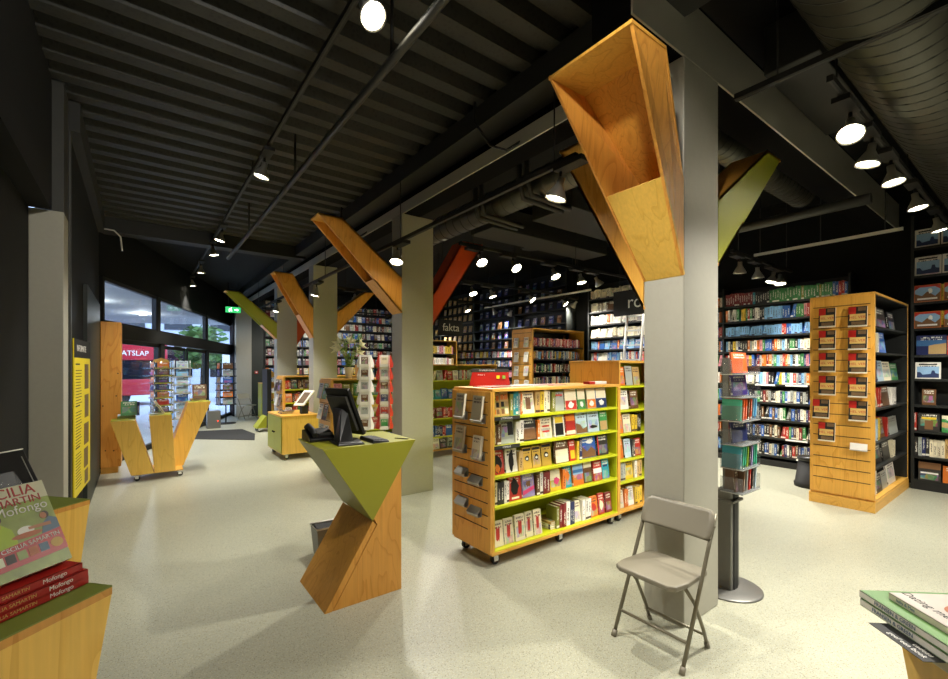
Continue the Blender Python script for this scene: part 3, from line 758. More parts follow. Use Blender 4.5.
# ================================================================== SHELVING AND DISPLAYS
NX = V((-1, 0, 0)); NY = V((0, -1, 0)); UX = V((1, 0, 0)); UY = V((0, -1, 0))   # viewer's right along a front facing -Y / -X

def caster(parent, x, y, z=.1, r=.036):
    m = MB().box(x - .03, y - .03, z - .012, x + .03, y + .03, z).cyl((x, y, z - .01), (x, y, r * 1.7), .014, 8)
    for s in (-1, 1): m.box(x - .015, y + s * .024 - .003, r * .8, x + .03, y + s * .024 + .003, z - .012)
    c = m.build('caster', 'chrome', parent)
    w = MB().cyl((x + .012, y - .018, r), (x + .012, y + .018, r), r, 18)
    w.build('wheel', 'rubber', c)

def shelf_case(name, lab, cat, x0, x1, y0, y1, z0, z1, zs, outer='wood', inner='lime_shelf', backm='lime_shelf', front='-Y', t=.025, casters=True, plinth=None, top=True, group=None, slat=None, back=True, tmat='wood_x'):
    """open case; front '-Y' (towards the camera) or '-X'. zs: heights of the shelf tops"""
    r = thing(name, lab, cat, ((x0 + x1) / 2, (y0 + y1) / 2, 0), group=group)
    B = MB().box
    if front == '-Y':
        MB().box(x0, y0, z0, x0 + t, y1, z1 - t).build('side_panel', outer, r, .002)
        MB().box(x1 - t, y0, z0, x1, y1, z1 - t).build('side_panel', outer, r, .002)
        if back: MB().box(x0 + t, y1 - .02, z0 + t, x1 - t, y1, z1 - t).build('back_panel', backm, r)
        for z in zs: MB().box(x0 + t, y0 + .006, z - .022, x1 - t, y1 - .02, z).build('shelf', inner, r)
    else:
        MB().box(x0, y0, z0, x1, y0 + t, z1 - t).build('side_panel', outer, r, .002)
        MB().box(x0, y1 - t, z0, x1, y1, z1 - t).build('side_panel', outer, r, .002)
        if back: MB().box(x1 - .02, y0 + t, z0 + t, x1, y1 - t, z1 - t).build('back_panel', backm, r)
        for z in zs: MB().box(x0 + .006, y0 + t, z - .022, x1 - .02, y1 - t, z).build('shelf', inner, r)
    MB().box(x0 - .002, y0 - .002, z1 - t, x1 + .002, y1 + .002, z1).build('top_panel', tmat, r, .002)
    MB().box(x0 - .002, y0 - .002, z0, x1 + .002, y1 + .002, z0 + t).build('bottom_panel', tmat, r, .002)
    if plinth: MB().box(x0 + .005, y0 + .005, 0, x1 - .005, y1 - .005, z0).build('plinth', outer, r)
    if casters:
        for cx in (x0 + .07, x1 - .07):
            for cy in (y0 + .07, y1 - .07): caster(r, cx, cy, z0)
        if x1 - x0 > 1.4: caster(r, (x0 + x1) / 2, y0 + .07, z0)
    if slat:   # grooved board on the -X end
        zz0, zz1, nn, gm = slat
        m = MB().box(x0 - .02, y0 + .0, z0 + t, x0 - .003, y1, z1 - t).mat(1)
        for k in range(nn):
            z = zz0 + (zz1 - zz0) * k / (nn - 1); m.box(x0 - .0215, y0 + .035, z - .004, x0 - .0195, y1 - .035, z + .004)
        m.build('slat_panel', [gm, 'seam'], r)
    return r

def fill_named(items, o, u, n, z, where, group, back=.03, jit=.01):
    """items: (kind, a, b, height, colour) in metres along the shelf; each book an object with its own place in the row"""
    o, u, n = V(o), V(u), V(n); k = 0; seq = []
    for kind, a, c, h, col in items:
        if kind == 'f': seq.append(('f', a, c - a - .006, h, col))
        else:
            cnt = max(1, round((c - a) / .04)); w = (c - a) / cnt
            for q in range(cnt): seq.append(('s', a + q * w, w * .94, h * random.uniform(.93, 1.03), col))
    res = []
    for kind, a, w, h, col in seq:
        lab = '%s %s, %s on %s' % (col, 'paperback facing out' if kind == 'f' else 'spine-out paperback', ordn(k), where)
        p = o + u * (a + .01) + UP * (z + .001)
        if kind == 'f': res.append(faceout(p - n * (back + .028 + random.uniform(0, jit)), u, n, .022, w, h, col, lab, group))
        else: spine(p - n * (back + random.uniform(0, jit)), u, n, w, .135, h, col, lab, group)
        k += 1
    return res

# ---- the front bookcase on casters
FX, FY = 2.312, 2.818
ZS = [1.234, .993, .742, .493, .19]
fb = shelf_case('wheeled_bookcase', 'low yellow wood bookcase on casters with lime shelves and a slatted end', 'bookcase', FX, 4.035, FY, 3.37, .1, 1.47, ZS[:4], slat=(.32, 1.36, 11, 'wood'), inner='lime_shelf')
MB().box(FX + .026, FY + .004, .125, 4.009, 3.34, .135).build('bottom_lining', 'lime_shelf', fb)
for xx in (FX + .026, 3.998): MB().box(xx, FY + .012, .135, xx + .011, 3.345, 1.444).build('side_lining', 'lime_shelf', fb)
for z in ZS[:2]:
    lp = MB().box(FX + .02, FY - .006, z - .026, FX + .30, FY + .004, z + .004).build('shelf_label', 'darkgrey', fb)
    text('LITERATUUR' if z > 1.1 else 'ROMANS', .022, 'white', lp, (FX + .15, FY - .0065, z - .011), (1, 0, 0), (0, 0, 1), depth=.0003)
R = {1: [('f', .03, .12, .19, 'tan'), ('f', .12, .22, .2, 'tan'), ('s', .22, .26, .19, 'olive'), ('s', .26, .32, .2, 'teal'), ('s', .32, .34, .2, 'grey'), ('s', .34, .36, .18, 'orange'), ('f', .37, .52, .19, 'cream'), ('s', .52, .58, .2, 'tan'), ('s', .58, .63, .2, 'yellow'), ('s', .63, .71, .2, 'cream'), ('s', .73, .78, .18, 'olive'), ('f', .79, .92, .18, 'grey'), ('f', .93, 1.1, .2, 'cream'), ('f', 1.11, 1.23, .2, 'green'), ('f', 1.25, 1.39, .2, 'cream'), ('f', 1.4, 1.57, .2, 'blue')],
     2: [('s', .03, .12, .18, 'brown'), ('f', .12, .28, .2, 'grey'), ('s', .28, .38, .19, 'white'), ('f', .38, .55, .21, 'charcoal'), ('s', .55, .58, .19, 'orange'), ('f', .59, .75, .19, 'cream'), ('f', .78, .93, .2, 'white'), ('f', .94, 1.08, .2, 'red'), ('f', 1.09, 1.26, .21, 'sky'), ('f', 1.27, 1.45, .21, 'sky'), ('f', 1.46, 1.59, .2, 'green')],
     3: [('f', .03, .17, .2, 'red'), ('f', .18, .32, .2, 'white'), ('s', .32, .37, .18, 'tan'), ('f', .38, .49, .19, 'gold'), ('f', .5, .61, .19, 'gold'), ('f', .62, .75, .2, 'gold'), ('f', .79, .98, .21, 'brown'), ('f', .99, 1.08, .2, 'red'), ('s', 1.09, 1.12, .19, 'yellow'), ('s', 1.12, 1.16, .19, 'navy'), ('f', 1.17, 1.4, .21, 'blue'), ('f', 1.42, 1.6, .21, 'charcoal')],
     4: [('s', .03, .08, .19, 'cream'), ('s', .08, .15, .2, 'charcoal'), ('s', .15, .21, .19, 'white'), ('f', .22, .37, .21, 'red'), ('f', .38, .53, .21, 'lilac'), ('s', .54, .58, .19, 'brown'), ('s', .58, .62, .2, 'white'), ('s', .62, .71, .2, 'maroon'), ('f', .72, .87, .2, 'yellow'), ('s', .88, .92, .19, 'orange'), ('f', .92, 1.03, .2, 'teal'), ('f', 1.04, 1.2, .21, 'orange'), ('f', 1.21, 1.34, .21, 'brown'), ('f', 1.35, 1.49, .2, 'red'), ('f', 1.5, 1.62, .2, 'teal')],
     5: [('f', .04, .16, .21, 'cream'), ('f', .17, .28, .21, 'cream'), ('f', .29, .41, .22, 'cream'), ('f', .42, .51, .22, 'cream'), ('f', .52, .62, .22, 'cream'), ('s', .80, .84, .2, 'olive'), ('s', .84, .93, .22, 'maroon'), ('s', .93, .99, .22, 'white'), ('s', .99, 1.05, .21, 'navy'), ('f', 1.06, 1.16, .2, 'cream'), ('s', 1.17, 1.3, .2, 'white'), ('f', 1.31, 1.43, .2, 'orange'), ('f', 1.44, 1.54, .21, 'red'), ('f', 1.555, 1.66, .2, 'maroon')]}
SN = ['top', 'second', 'third', 'fourth', 'bottom']
FB = {}
for k in range(5):
    FB[k + 1] = fill_named(R[k + 1], (FX, FY, 0), UX, NY, ZS[k] if k < 4 else .136, 'the %s shelf of the front wheeled bookcase' % SN[k], 'books in the front wheeled bookcase', back=.035)
for n_, c_ in (('p_blue', '#3F6FA0'), ('p_red', '#C0352A'), ('p_green', '#4F8F4A'), ('p_navy', '#26365E'), ('p_black', '#171614'), ('p_orange', '#DB7A2A'), ('p_pink', '#D8487A'), ('p_cream', '#EADFBE'), ('p_brown', '#7A5636'), ('p_sand', '#B99A66'), ('p_sky', '#8FB4D4'), ('p_white', '#F0ECE2'), ('p_yellow', '#E4C02A')):
    M[n_] = flat('print_' + n_[2:], c_, .4, noise=.22, nscale=30.)
def F(r, i): return FB[r][i]
for q in (0, 1):
    for a_ in range(3):
        for b_ in range(2): deco(F(1, q), rect(.1 + b_ * .45, .45 + b_ * .45, .08 + a_ * .3, .3 + a_ * .3), ['p_orange', 'p_brown', 'p_cream', 'p_black', 'p_sand', 'p_orange'][(a_ * 2 + b_ + q) % 6])
deco(F(1, 2), rect(.3, .7, .2, .75), 'p_brown'); deco(F(1, 3), rect(.1, .9, .78, .86), 'p_red')
for q, m_ in ((4, 'p_red'), (5, 'p_green'), (6, 'p_orange'), (7, 'p_navy')): deco(F(1, q), rect(.02, .98, .02, .45), m_); deco(F(1, q), rect(.02, .98, .47, .98), 'p_cream'); deco(F(1, q), blob(.5, .24, .24, .14), 'p_white', lift=1.04)
deco(F(2, 0), rect(.55, .95, .35, .9), 'p_black'); deco(F(2, 1), rect(.05, .95, .05, .5), 'p_brown'); deco(F(2, 2), rect(.2, .8, .3, .38), 'p_red'); deco(F(2, 2), rect(.2, .8, .55, .63), 'p_red')
deco(F(2, 3), rect(.12, .88, .06, .62), 'p_black'); deco(F(2, 3), rect(.12, .88, .64, .92), 'p_yellow'); deco(F(2, 4), rect(.04, .96, .04, .22), 'p_cream'); deco(F(2, 4), rect(.04, .96, .68, .96), 'p_orange')
deco(F(2, 5), [(.0, .02), (1, .02), (1, .3), (.6, .2), (.4, .42), (0, .5)], 'p_brown'); deco(F(2, 6), blob(.5, .25, .34, .07), 'p_black'); deco(F(2, 7), rect(.05, .95, .04, .5), 'p_sand')
deco(F(3, 0), blob(.5, .45, .3, .36), 'p_black'); deco(F(3, 0), blob(.45, .25, .2, .16), 'p_orange', lift=1.04); deco(F(3, 1), blob(.5, .5, .22, .42), 'p_black')
for q in (2, 3, 4): deco(F(3, q), rect(.04, .96, .84, .96), 'p_black'); deco(F(3, q), blob(.5, .5, .24, .13), 'p_black'); deco(F(3, q), blob(.5, .48, .15, .06), 'p_white', lift=1.04)
deco(F(3, 5), rect(.03, .97, .02, .6), 'p_cream'); deco(F(3, 6), rect(.2, .9, .1, .5), 'p_yellow'); deco(F(3, 7), [(.02, .02), (.98, .02), (.98, .3), (.7, .5), (.4, .3), (.02, .6)], 'p_brown'); deco(F(3, 7), blob(.6, .75, .25, .1), 'p_white'); deco(F(3, 8), rect(.04, .14, .02, .98), 'p_red')
deco(F(4, 0), blob(.5, .55, .3, .32), 'p_black'); deco(F(4, 0), rect(.2, .8, .06, .14), 'p_cream'); deco(F(4, 1), [(0, .1), (1, .3), (1, .45), (0, .28)], 'p_pink'); deco(F(4, 1), blob(.5, .55, .2, .14), 'p_brown'); deco(F(4, 2), rect(.04, .96, .5, .97), 'p_cream'); deco(F(4, 2), blob(.6, .45, .26, .16), 'p_pink', lift=1.04)
deco(F(4, 3), [(.5, .25), (.85, .55), (.5, .85), (.15, .55)], 'p_orange'); deco(F(4, 4), rect(.02, .98, .5, .98), 'p_sky'); deco(F(4, 4), rect(.02, .98, .58, .72), 'p_blue', lift=1.04); deco(F(4, 5), rect(.02, .98, .7, .98), 'p_cream'); deco(F(4, 6), rect(.02, .98, .38, .62), 'p_white'); deco(F(4, 7), rect(.2, .8, .6, .7), 'p_navy')
for q in range(5): deco(F(5, q), [(.3, .3), (.42, .22), (.5, .3), (.58, .2), (.66, .4), (.7, .8), (.5, .7), (.36, .82), (.32, .6)], 'p_red', nm='red_splash')
for q, m_ in ((6, 'p_red'), (7, 'p_cream')): deco(F(5, q), blob(.5, .45, .3, .22), m_)
# flat stock lying behind / between on the bottom shelf
for k in range(3):
    book((3.06, FY + .06, .138 + k * .024), UP, UX, -NY, .022, .16 - k * .01, .2, ['cream', 'white', 'tan'][k], '%s paperback lying flat in a small pile on the bottom shelf, %s from below' % (['cream', 'white', 'tan'][k], ordn(k)), 'books in the front wheeled bookcase')

# ---- the taller bookcase beside it
TX, TY = 4.045, 2.83
tb = shelf_case('wheeled_bookcase', 'taller yellow wood bookcase on casters beside the front one, mostly behind the column', 'bookcase', TX, 5.5, TY, 3.50, .1, 1.72, [1.448, 1.19, .936, .66, .425])
R2 = [[('s', .03, .05, .2, 'white'), ('f', .06, .17, .2, 'orange'), ('f', .18, .31, .21, 'grey'), ('f', .33, .46, .2, 'tan')],
      [('s', .03, .07, .19, 'olive'), ('f', .08, .24, .21, 'white'), ('f', .26, .42, .2, 'brown')],
      [('f', .03, .13, .2, 'orange'), ('f', .14, .28, .2, 'cream'), ('s', .28, .38, .19, 'yellow'), ('s', .38, .46, .19, 'black')],
      [('f', .03, .15, .2, 'orange'), ('f', .16, .28, .2, 'sky'), ('s', .28, .34, .19, 'charcoal'), ('f', .35, .48, .19, 'red')],
      [('s', .03, .16, .19, 'grey'), ('f', .17, .33, .2, 'yellow'), ('s', .33, .38, .2, 'white'), ('s', .38, .48, .2, 'tan')],
      [('f', .03, .15, .19, 'cream'), ('s', .15, .22, .2, 'orange'), ('f', .23, .34, .2, 'white'), ('s', .34, .48, .19, 'yellow')]]
for k, z in enumerate([1.448, 1.19, .936, .66, .425, .128]):
    fill_named(R2[k], (TX, TY, 0), UX, NY, z, 'the %s shelf of the taller bookcase by the column' % ['top', 'second', 'third', 'fourth', 'fifth', 'bottom'][k], 'books in the taller wheeled bookcase', back=.035)

# slatted end of the front bookcase: paperbacks on clips and empty clips
SX = FX - .022
def clip(y, z, w, lab):
    m = MB().box(SX - .045, y, z, SX, y + w, z + .003).box(SX - .045, y, z, SX - .042, y + w, z + .025).box(SX - .003, y, z, SX, y + w, z + .07)
    m.obox((SX - .004, y, z + .07), (-.05, 0, -.05), (0, w, 0), (-.002, 0, .002))
    return tag(m.build('book_clip', 'alu'), lab, 'book holder', 'metal clips on the slatted end')
def endbook(y, z, w, h, col, lab):
    clip(y - .01, z - .003, w + .02, 'metal clip holding the ' + lab)
    return faceout((SX - .03, y + w, z), UY, NX, .024, w, h, col, lab, 'paperbacks on the slatted end', tilt=.14)
# (u runs towards -Y when the front faces -X)
for (yy, zz, w, h, lab) in ((3.14, 1.195, .125, .225, 'grey-cream illustrated paperback at the upper far corner of the slatted end'), (2.89, 1.185, .13, .225, 'grey-cream illustrated paperback at the upper near corner of the slatted end'),
                            (3.15, .905, .13, .23, 'grey-cream illustrated paperback on the lower far clip of the slatted end')):
    o = endbook(yy, zz, w, h, 'grey', lab); o.color = lin('#B9B09A')
o = endbook(2.90, .875, .115, .2, 'cream', 'white paperback with red and black title on the slatted end'); o.color = lin('#E2D9C4')
for k, s in enumerate(('ONDER', 'DE R', 'HEMEL')):
    text(s, .032, 'redplastic' if k == 1 else 'signblack', o, (.98, 0, 0), (0, -1, 0), (0, 0, 1), local=True) if 0 else None
for (yy, zz, lab) in ((3.12, .70, 'empty bent metal clip, upper far one on the slatted end'), (2.92, .66, 'empty bent metal clip, upper near one on the slatted end'), (3.12, .44, 'empty bent metal clip, lower far one on the slatted end'), (2.93, .40, 'empty bent metal clip, lower near one on the slatted end')):
    clip(yy, zz, .15, lab)
# on top of the front bookcase: red sign, flat brochures, small box
t = thing('promo_sign', 'red promotional card with dark header standing on the front bookcase', 'sign', (2.62, 3.2, 1.471))
MB().prism([(2.52, 3.42, 1.471), (2.81, 3.16, 1.471), (2.79, 3.17, 1.60), (2.54, 3.4, 1.60)], (.012, .013, 0)).build('card', 'redplastic', t)
MB().prism([(2.53, 3.405, 1.60), (2.80, 3.165, 1.60), (2.795, 3.17, 1.635), (2.535, 3.4, 1.635)], (.012, .013, 0)).build('header', 'darkgrey', t)
rv = V((.29, -.26, 0)).normalized()
text('STAPELEN MAAR', .02, 'white', t, (2.64, 3.298, 1.617), rv, (0, 0, 1), depth=.0004)
text('3 voor 2', .02, 'white', t, (2.60, 3.335, 1.575), rv, (0, 0, 1), depth=.0004)
MB().obox((2.705, 3.238, 1.54), rv * .03, V((.0005, .0006, 0)), UP * .03).build('picture', 'yellow', t)
MB().obox((2.745, 3.2, 1.54), rv * .03, V((.0005, .0006, 0)), UP * .03).build('picture', 'leaf', t)
for k, (x, y, c, w) in enumerate(((2.42, 2.95, 'red', .2), (2.66, 2.98, 'grey', .24), (2.95, 3.0, 'white', .21), (3.2, 2.98, 'pink', .2))):
    book((x, y, 1.472), UP, UX, -NY, .006, w, .28, c, '%s magazine lying flat on top of the front bookcase, %s from its slatted end' % (c, ordn(k)), 'magazines on the front bookcase', name='magazine', cat='magazine')
t = thing('card_box', 'small white and red box lying on the front bookcase by the tall side', 'box', (3.95, 3.0, 1.472))
MB().box(3.7, 2.94, 1.472, 3.79, 3.02, 1.5).build('red_end', 'redplastic', t); MB().box(3.79, 2.94, 1.472, 3.98, 3.02, 1.5).build('box', 'white', t)

# ---- tall slatted display on the right
SZ = [2.12, 1.82, 1.475, 1.166, .78, .49]
tall = shelf_case('tall_display', 'tall yellow wood display with a slatted end of identical novels', 'bookcase', 6.64, 8.40, 1.296, 1.90, .12, 2.503, SZ, inner='blackshelf', backm='blackshelf', casters=False, plinth=True, slat=(.32, 2.37, 17, 'wood'))
MB().box(6.618, 1.29, 0, 8.40, 1.91, .12).build('skirting', 'wood_x', tall)
for xx in (6.666, 8.362): MB().box(xx, 1.30, .146, xx + .012, 1.88, 2.477).build('side_lining', 'blackshelf', tall)
MB().box(6.678, 1.30, 2.465, 8.362, 1.88, 2.477).build('top_lining', 'blackshelf', tall)
HX = 6.617
def helver(y1, y0, zt, zb, k, side):
    w, h = y1 - y0, zt - zb
    lab = 'novel with red title plate, %s down in the %s column of the slatted tall display' % (ordn(k), side)
    r = thing('book', lab, 'book', (HX, y0, zb), group='identical novels on the tall display')
    tl = .1
    a = V((math.sin(tl), 0, math.cos(tl)))         # up along the cover, leaning back to +X
    n = V((-math.cos(tl), 0, math.sin(tl)))
    o = V((HX - .052, y1, zb)); u = V((0, -1, 0))
    MB().obox(o - n * .026, u * w, a * h, n * .022).build('page_block', 'pages', r)
    MB().obox(o - n * .004, u * w, a * h, n * .004).build('cover', 'signblack', r)
    MB().obox(o + a * h * .62, u * w * .42, a * h * .36, n * .0006).build('red_panel', 'redplastic', r)
    MB().obox(o + u * w * .52 + a * h * .78, u * w * .42, a * h * .18, n * .0006).build('picture', 'cfoot', r)
    MB().obox(o + u * w * .08 + a * h * .30, u * w * .84, a * h * .33, n * .0009).build('title_plate', M['tanplate'], r)
    MB().obox(o + u * w * .18 + a * h * .08, u * w * .72, a * h * .17, n * .0006).build('lower_picture', 'cfoot', r)
    MB().obox(o - a * .002, u * w, a * h * .07, n * .0012).build('cover_foot', 'pages', r)
    text('HEL VER', h * .17, 'redplastic', r, o + u * w * .5 + a * h * .46 + n * .0012, u, a, depth=.0004)
    MB().box(HX - .06, y0 - .01, zb - .006, HX, y1 + .01, zb - .002).build('clip', 'alu', r) if 0 else None
M['tanplate'] = flat('tan_title_plate', '#D2AE62', .5)
LZ = [(2.355, 2.125), (2.087, 1.86), (1.82, 1.59), (1.545, 1.315)]
for k, (zt, zb) in enumerate(LZ): helver(1.80, 1.64, zt, zb, k, 'far')
helver(1.86, 1.70, 1.262, 1.035, 4, 'far'); helver(1.805, 1.645, .99, .765, 5, 'far')
for k, (zt, zb) in enumerate(LZ): helver(1.52, 1.352, zt - .01, zb - .012, k, 'near')
helver(1.515, 1.35, 1.262, 1.03, 4, 'near')
for yy in (1.72, 1.435):
    for zz in [q[1] for q in LZ] + [1.03]:
        pass
t = thing('card_holder', 'empty white card holder on the slatted tall display under the novels', 'card holder', (HX, 1.44, .7))
MB().obox((HX - .035, 1.505, .70), (0, -.155, 0), (.012, 0, .075), (-.003, 0, .0005)).build('card', 'white', t)
MB().box(HX - .05, 1.35, .69, HX, 1.505, .697).build('ledge', 'alu', t)
# its open front: mixed books on six black shelves
TR = [[('s', .05, .20, .27, 'navy'), ('s', .22, .40, .24, 'cream'), ('f', .46, .95, .26, 'charcoal'), ('f', 1.02, 1.38, .24, 'black')],
      [('f', .04, .22, .24, 'white'), ('s', .24, .36, .23, 'cream'), ('s', .36, .46, .23, 'white'), ('f', .48, .8, .25, 'blue')],
      [('s', .04, .28, .25, 'white'), ('s', .30, .38, .24, 'navy'), ('f', .42, .72, .25, 'sky'), ('f', .74, 1.16, .24, 'cream'), ('f', 1.2, 1.6, .22, 'green')],
      [('s', .04, .2, .24, 'white'), ('f', .22, .5, .24, 'cream'), ('s', .5, .6, .24, 'red'), ('f', .64, 1.0, .24, 'brown'), ('s', 1.02, 1.4, .22, 'white')],
      [('f', .04, .24, .27, 'navy'), ('s', .26, .34, .25, 'sky'), ('s', .36, .46, .27, 'yellow'), ('f', .5, .82, .24, 'brown'), ('s', .84, .94, .24, 'red'), ('f', .98, 1.45, .22, 'grey')],
      [('f', .04, .3, .22, 'charcoal'), ('f', .34, .64, .22, 'charcoal'), ('f', .7, 1.05, .22, 'charcoal'), ('s', 1.06, 1.25, .22, 'cream')],
      [('s', .04, .3, .3, 'white'), ('f', .34, .6, .2, 'charcoal'), ('f', .62, .9, .2, 'grey'), ('f', .95, 1.35, .26, 'white')]]
for k, z in enumerate(SZ + [.146]):
    fill_named(TR[k], (6.64, 1.296, 0), UX, NY, z, 'the %s shelf of the tall display front' % ['top', 'second', 'third', 'fourth', 'fifth', 'sixth', 'bottom'][k], 'books in the front of the tall display', back=.04, jit=.03)

# ---- black wall bookcases along the wall at the back right
def wall_case(name, lab, y0, y1, z1, zs, x=8.43, ups=(), d=.34):
    r = thing(name, lab, 'wall bookcase', (x, (y0 + y1) / 2, 0))
    MB().box(x + d - .02, y0, 0, x + d, y1, z1).build('back_panel', 'blackshelf', r)
    for yy in (y0, y1 - .03) + tuple(ups): MB().box(x, yy, 0, x + d - .02, yy + .03, z1).build('upright', 'green_black' if yy in ups else 'blackshelf', r)
    for z in zs: MB().box(x, y0 + .03, z - .03, x + d - .02, y1 - .03, z).build('shelf', 'blackshelf', r)
    MB().box(x, y0 + .03, 0, x + d - .02, y1 - .03, .1).build('plinth', 'black', r)
    return r
WZ = [2.727, 2.453, 2.19, 1.924, 1.667, 1.364, 1.06, .774, .478, .177]
wall_case('wall_bookcase', 'black wall bookcase packed with paperbacks behind the tall display', 1.92, 5.0, 3.05, WZ, ups=(3.705,))
WN = ['top', 'second', 'third', 'fourth', 'fifth', 'sixth', 'seventh', 'eighth', 'ninth', 'bottom']
def wall_row(k, z, palette_fn, h, ya=3.69, yb=1.97, named=True):
    y = ya; q = 0
    while y > yb:
        c = palette_fn((ya - y) / (ya - yb)); t = random.uniform(.030, .046); hh = h * random.uniform(.9, 1.02); lean = 0
        if named:
            spine((8.455 + random.uniform(0, .015), y, z + .001), UY, NX, t * .95, .15, hh, c, '%s hardback spine, %s on the %s shelf of the black wall bookcase' % (c, ordn(q), WN[k]), 'books in the black wall bookcase')
        else: ROWS.add((8.455 + random.uniform(0, .015), y, z + .001), UY, NX, t * .95, .15, hh, c, .25 if random.random() < .05 else 0)
        y -= t; q += 1
def seg(*stops):
    def f(x):
        for lim, c in stops:
            if x < lim: return random.choice(c) if isinstance(c, (list, tuple)) else c
        return 'black'
    return f
wall_row(0, WZ[0], seg((.24, 'maroon'), (.27, 'teal'), (.40, 'black'), (.5, 'green'), (.9, ['green', 'green', 'green', 'olive']), (1, ['red', 'red', 'blue'])), .225)
wall_row(1, WZ[1], seg((.1, ['white', 'orange', 'black']), (.25, ['orange', 'teal', 'yellow', 'red', 'green']), (.36, ['white', 'black']), (.5, 'lightblue'), (.62, 'blue'), (.68, ['green', 'yellow']), (.86, ['red', 'white', 'pink']), (1, ['lilac', 'white', 'lightblue'])), .215, named=False)
wall_row(2, WZ[2], seg((.5, 'lightblue'), (.53, 'red'), (1, ['lightblue', 'blue', 'lightblue'])), .17, named=False)
wall_row(3, WZ[3], seg((1, MIXED)), .19, named=False)
for k in range(4, 10): wall_row(k, WZ[k], seg((1, MIXED if k < 6 else DARKMIX)), .2, named=False)
for z in WZ: fill_rows((8.45, 4.95, z + .001), UY, NX, 1.2, .2, MIXED)
# shelf-talker strips
for k, (yy, z) in enumerate(((3.2, WZ[5]), (2.75, WZ[5]), (3.6, WZ[6]), (2.75, WZ[8]), (2.6, WZ[9]))):
    tag(MB().box(8.424, yy - .3, z - .028, 8.428, yy, z - .002).build('shelf_strip', 'white'), 'white shelf strip on the black wall bookcase, %s counted from its top' % ordn(k), 'shelf label', 'white shelf strips')
for k, yy in enumerate((3.55, 3.0)):
    pass

# ---- right-hand face-out wall
FZ = [3.26, 2.88, 2.52, 2.17, 1.81, 1.49, 1.14, .79, .45, .13]
wall_case('wall_bookcase', 'black wall bookcase with face-out picture books at the right picture edge', -1.2, 1.27, 3.7, FZ, x=8.40, d=.37)
def fo(y1, w, h, k, col, lab):
    return faceout((8.40 + .045, y1, FZ[k] + .001), UY, NX, .03, w, h, col, lab, 'picture books on the face-out wall', tilt=.1)
RW = [(0, 1.235, .235, .24, 'white', 'white picture book with dark blue photo, topmost beside the ceiling lamps'), (0, .985, .235, .24, 'white', 'second white picture book with blue photo on the top shelf of the face-out wall'),
      (1, 1.235, .25, .25, 'white', 'white picture book with blue castle photo on the second shelf of the face-out wall'), (1, .975, .25, .25, 'white', 'second white picture book on the second face-out shelf, cut by the picture edge'),
      (2, 1.24, .25, .23, 'orange', 'orange guide with yellow spine on the third shelf of the face-out wall'), (2, .96, .25, .23, 'orange', 'second orange guide with yellow spine on the third shelf, cut by the picture edge'),
      (3, 1.24, .25, .22, 'orange', 'orange guide with yellow spine on the fourth shelf of the face-out wall'), (3, .96, .25, .22, 'orange', 'second orange guide with yellow spine on the fourth shelf, cut by the picture edge'),
      (4, 1.22, .28, .26, 'navy', 'blue picture book with a rock photo on the fifth shelf of the face-out wall'),
      (5, 1.23, .24, .22, 'white', 'white picture book with harbour photo on the sixth shelf of the face-out wall'),
      (6, 1.165, .13, .21, 'brown', 'small brown guide alone on the seventh shelf of the face-out wall'),
      (7, 1.20, .2, .24, 'charcoal', 'dark picture book with yellow title on the eighth shelf of the face-out wall'), (7, .98, .24, .22, 'green', 'green landscape picture book on the eighth shelf of the face-out wall'),
      (9, 1.2, .21, .24, 'charcoal', 'dark rocky landscape picture book on the bottom shelf of the face-out wall'), (9, .97, .2, .22, 'orange', 'orange dune picture book on the bottom shelf of the face-out wall')]
for i_, a in enumerate(RW):
    o = fo(a[1], a[2], a[3], a[0], a[4], a[5])
    if a[4] == 'white': deco(o, rect(.07, .94, .06, .74), 'p_sky'); deco(o, [(.07, .06), (.94, .06), (.94, .3), (.8, .34), (.76, .5), (.66, .5), (.62, .3), (.3, .24), (.2, .4), (.07, .4)], 'p_navy', lift=1.04); deco(o, rect(.15, .85, .83, .9), 'p_black')
    elif i_ in (4, 5, 6, 7): deco(o, rect(.02, .98, .03, .97), 'p_sky'); deco(o, [(.02, .03), (.98, .03), (.98, .55), (.8, .3), (.5, .6), (.3, .35), (.02, .5)], 'p_brown', lift=1.04); deco(o, [(.02, .97), (.02, .7), (.2, .86), (.8, .86), (.98, .7), (.98, .97)], 'p_red', lift=1.04); deco(o, blob(.62, .62, .09, .15), 'p_white', lift=1.06); deco(o, rect(.12, .88, .12, .22), 'p_white', lift=1.06)
    elif i_ == 8: deco(o, rect(0, 1, .45, .75), 'p_blue'); deco(o, [(.42, .03), (1, .03), (1, .58), (.6, .52), (.42, .46)], 'p_sand', lift=1.04)
    elif i_ == 11: deco(o, rect(.15, .85, .66, .78), 'p_yellow'); deco(o, rect(.3, .7, .1, .6), 'p_brown')
    elif i_ == 12: deco(o, rect(0, 1, .8, 1), 'p_cream'); deco(o, [(0, .3), (1, .2), (1, .5), (0, .6)], 'p_sand', lift=1.04)
    elif i_ == 13: deco(o, rect(0, 1, .65, 1), 'p_brown'); deco(o, rect(.1, .9, .38, .46), 'p_white')
for k in (2, 3):
    for yy in (1.262, .985):
        spine((8.445, yy, FZ[k] + .001), UY, NX, .02, .2, .22, 'yellow', 'yellow spine beside the %s orange guide on the %s shelf of the face-out wall' % ('first' if yy > 1 else 'second', ['third', 'fourth'][k - 2]), 'picture books on the face-out wall')
for k, c in enumerate(['red', 'yellow', 'white', 'green']):
    spine((8.445, .935 - .026 * k, FZ[4] + .001), UY, NX, .025, .18, .25, c, '%s spine at the picture edge on the fifth shelf of the face-out wall' % c, 'picture books on the face-out wall')
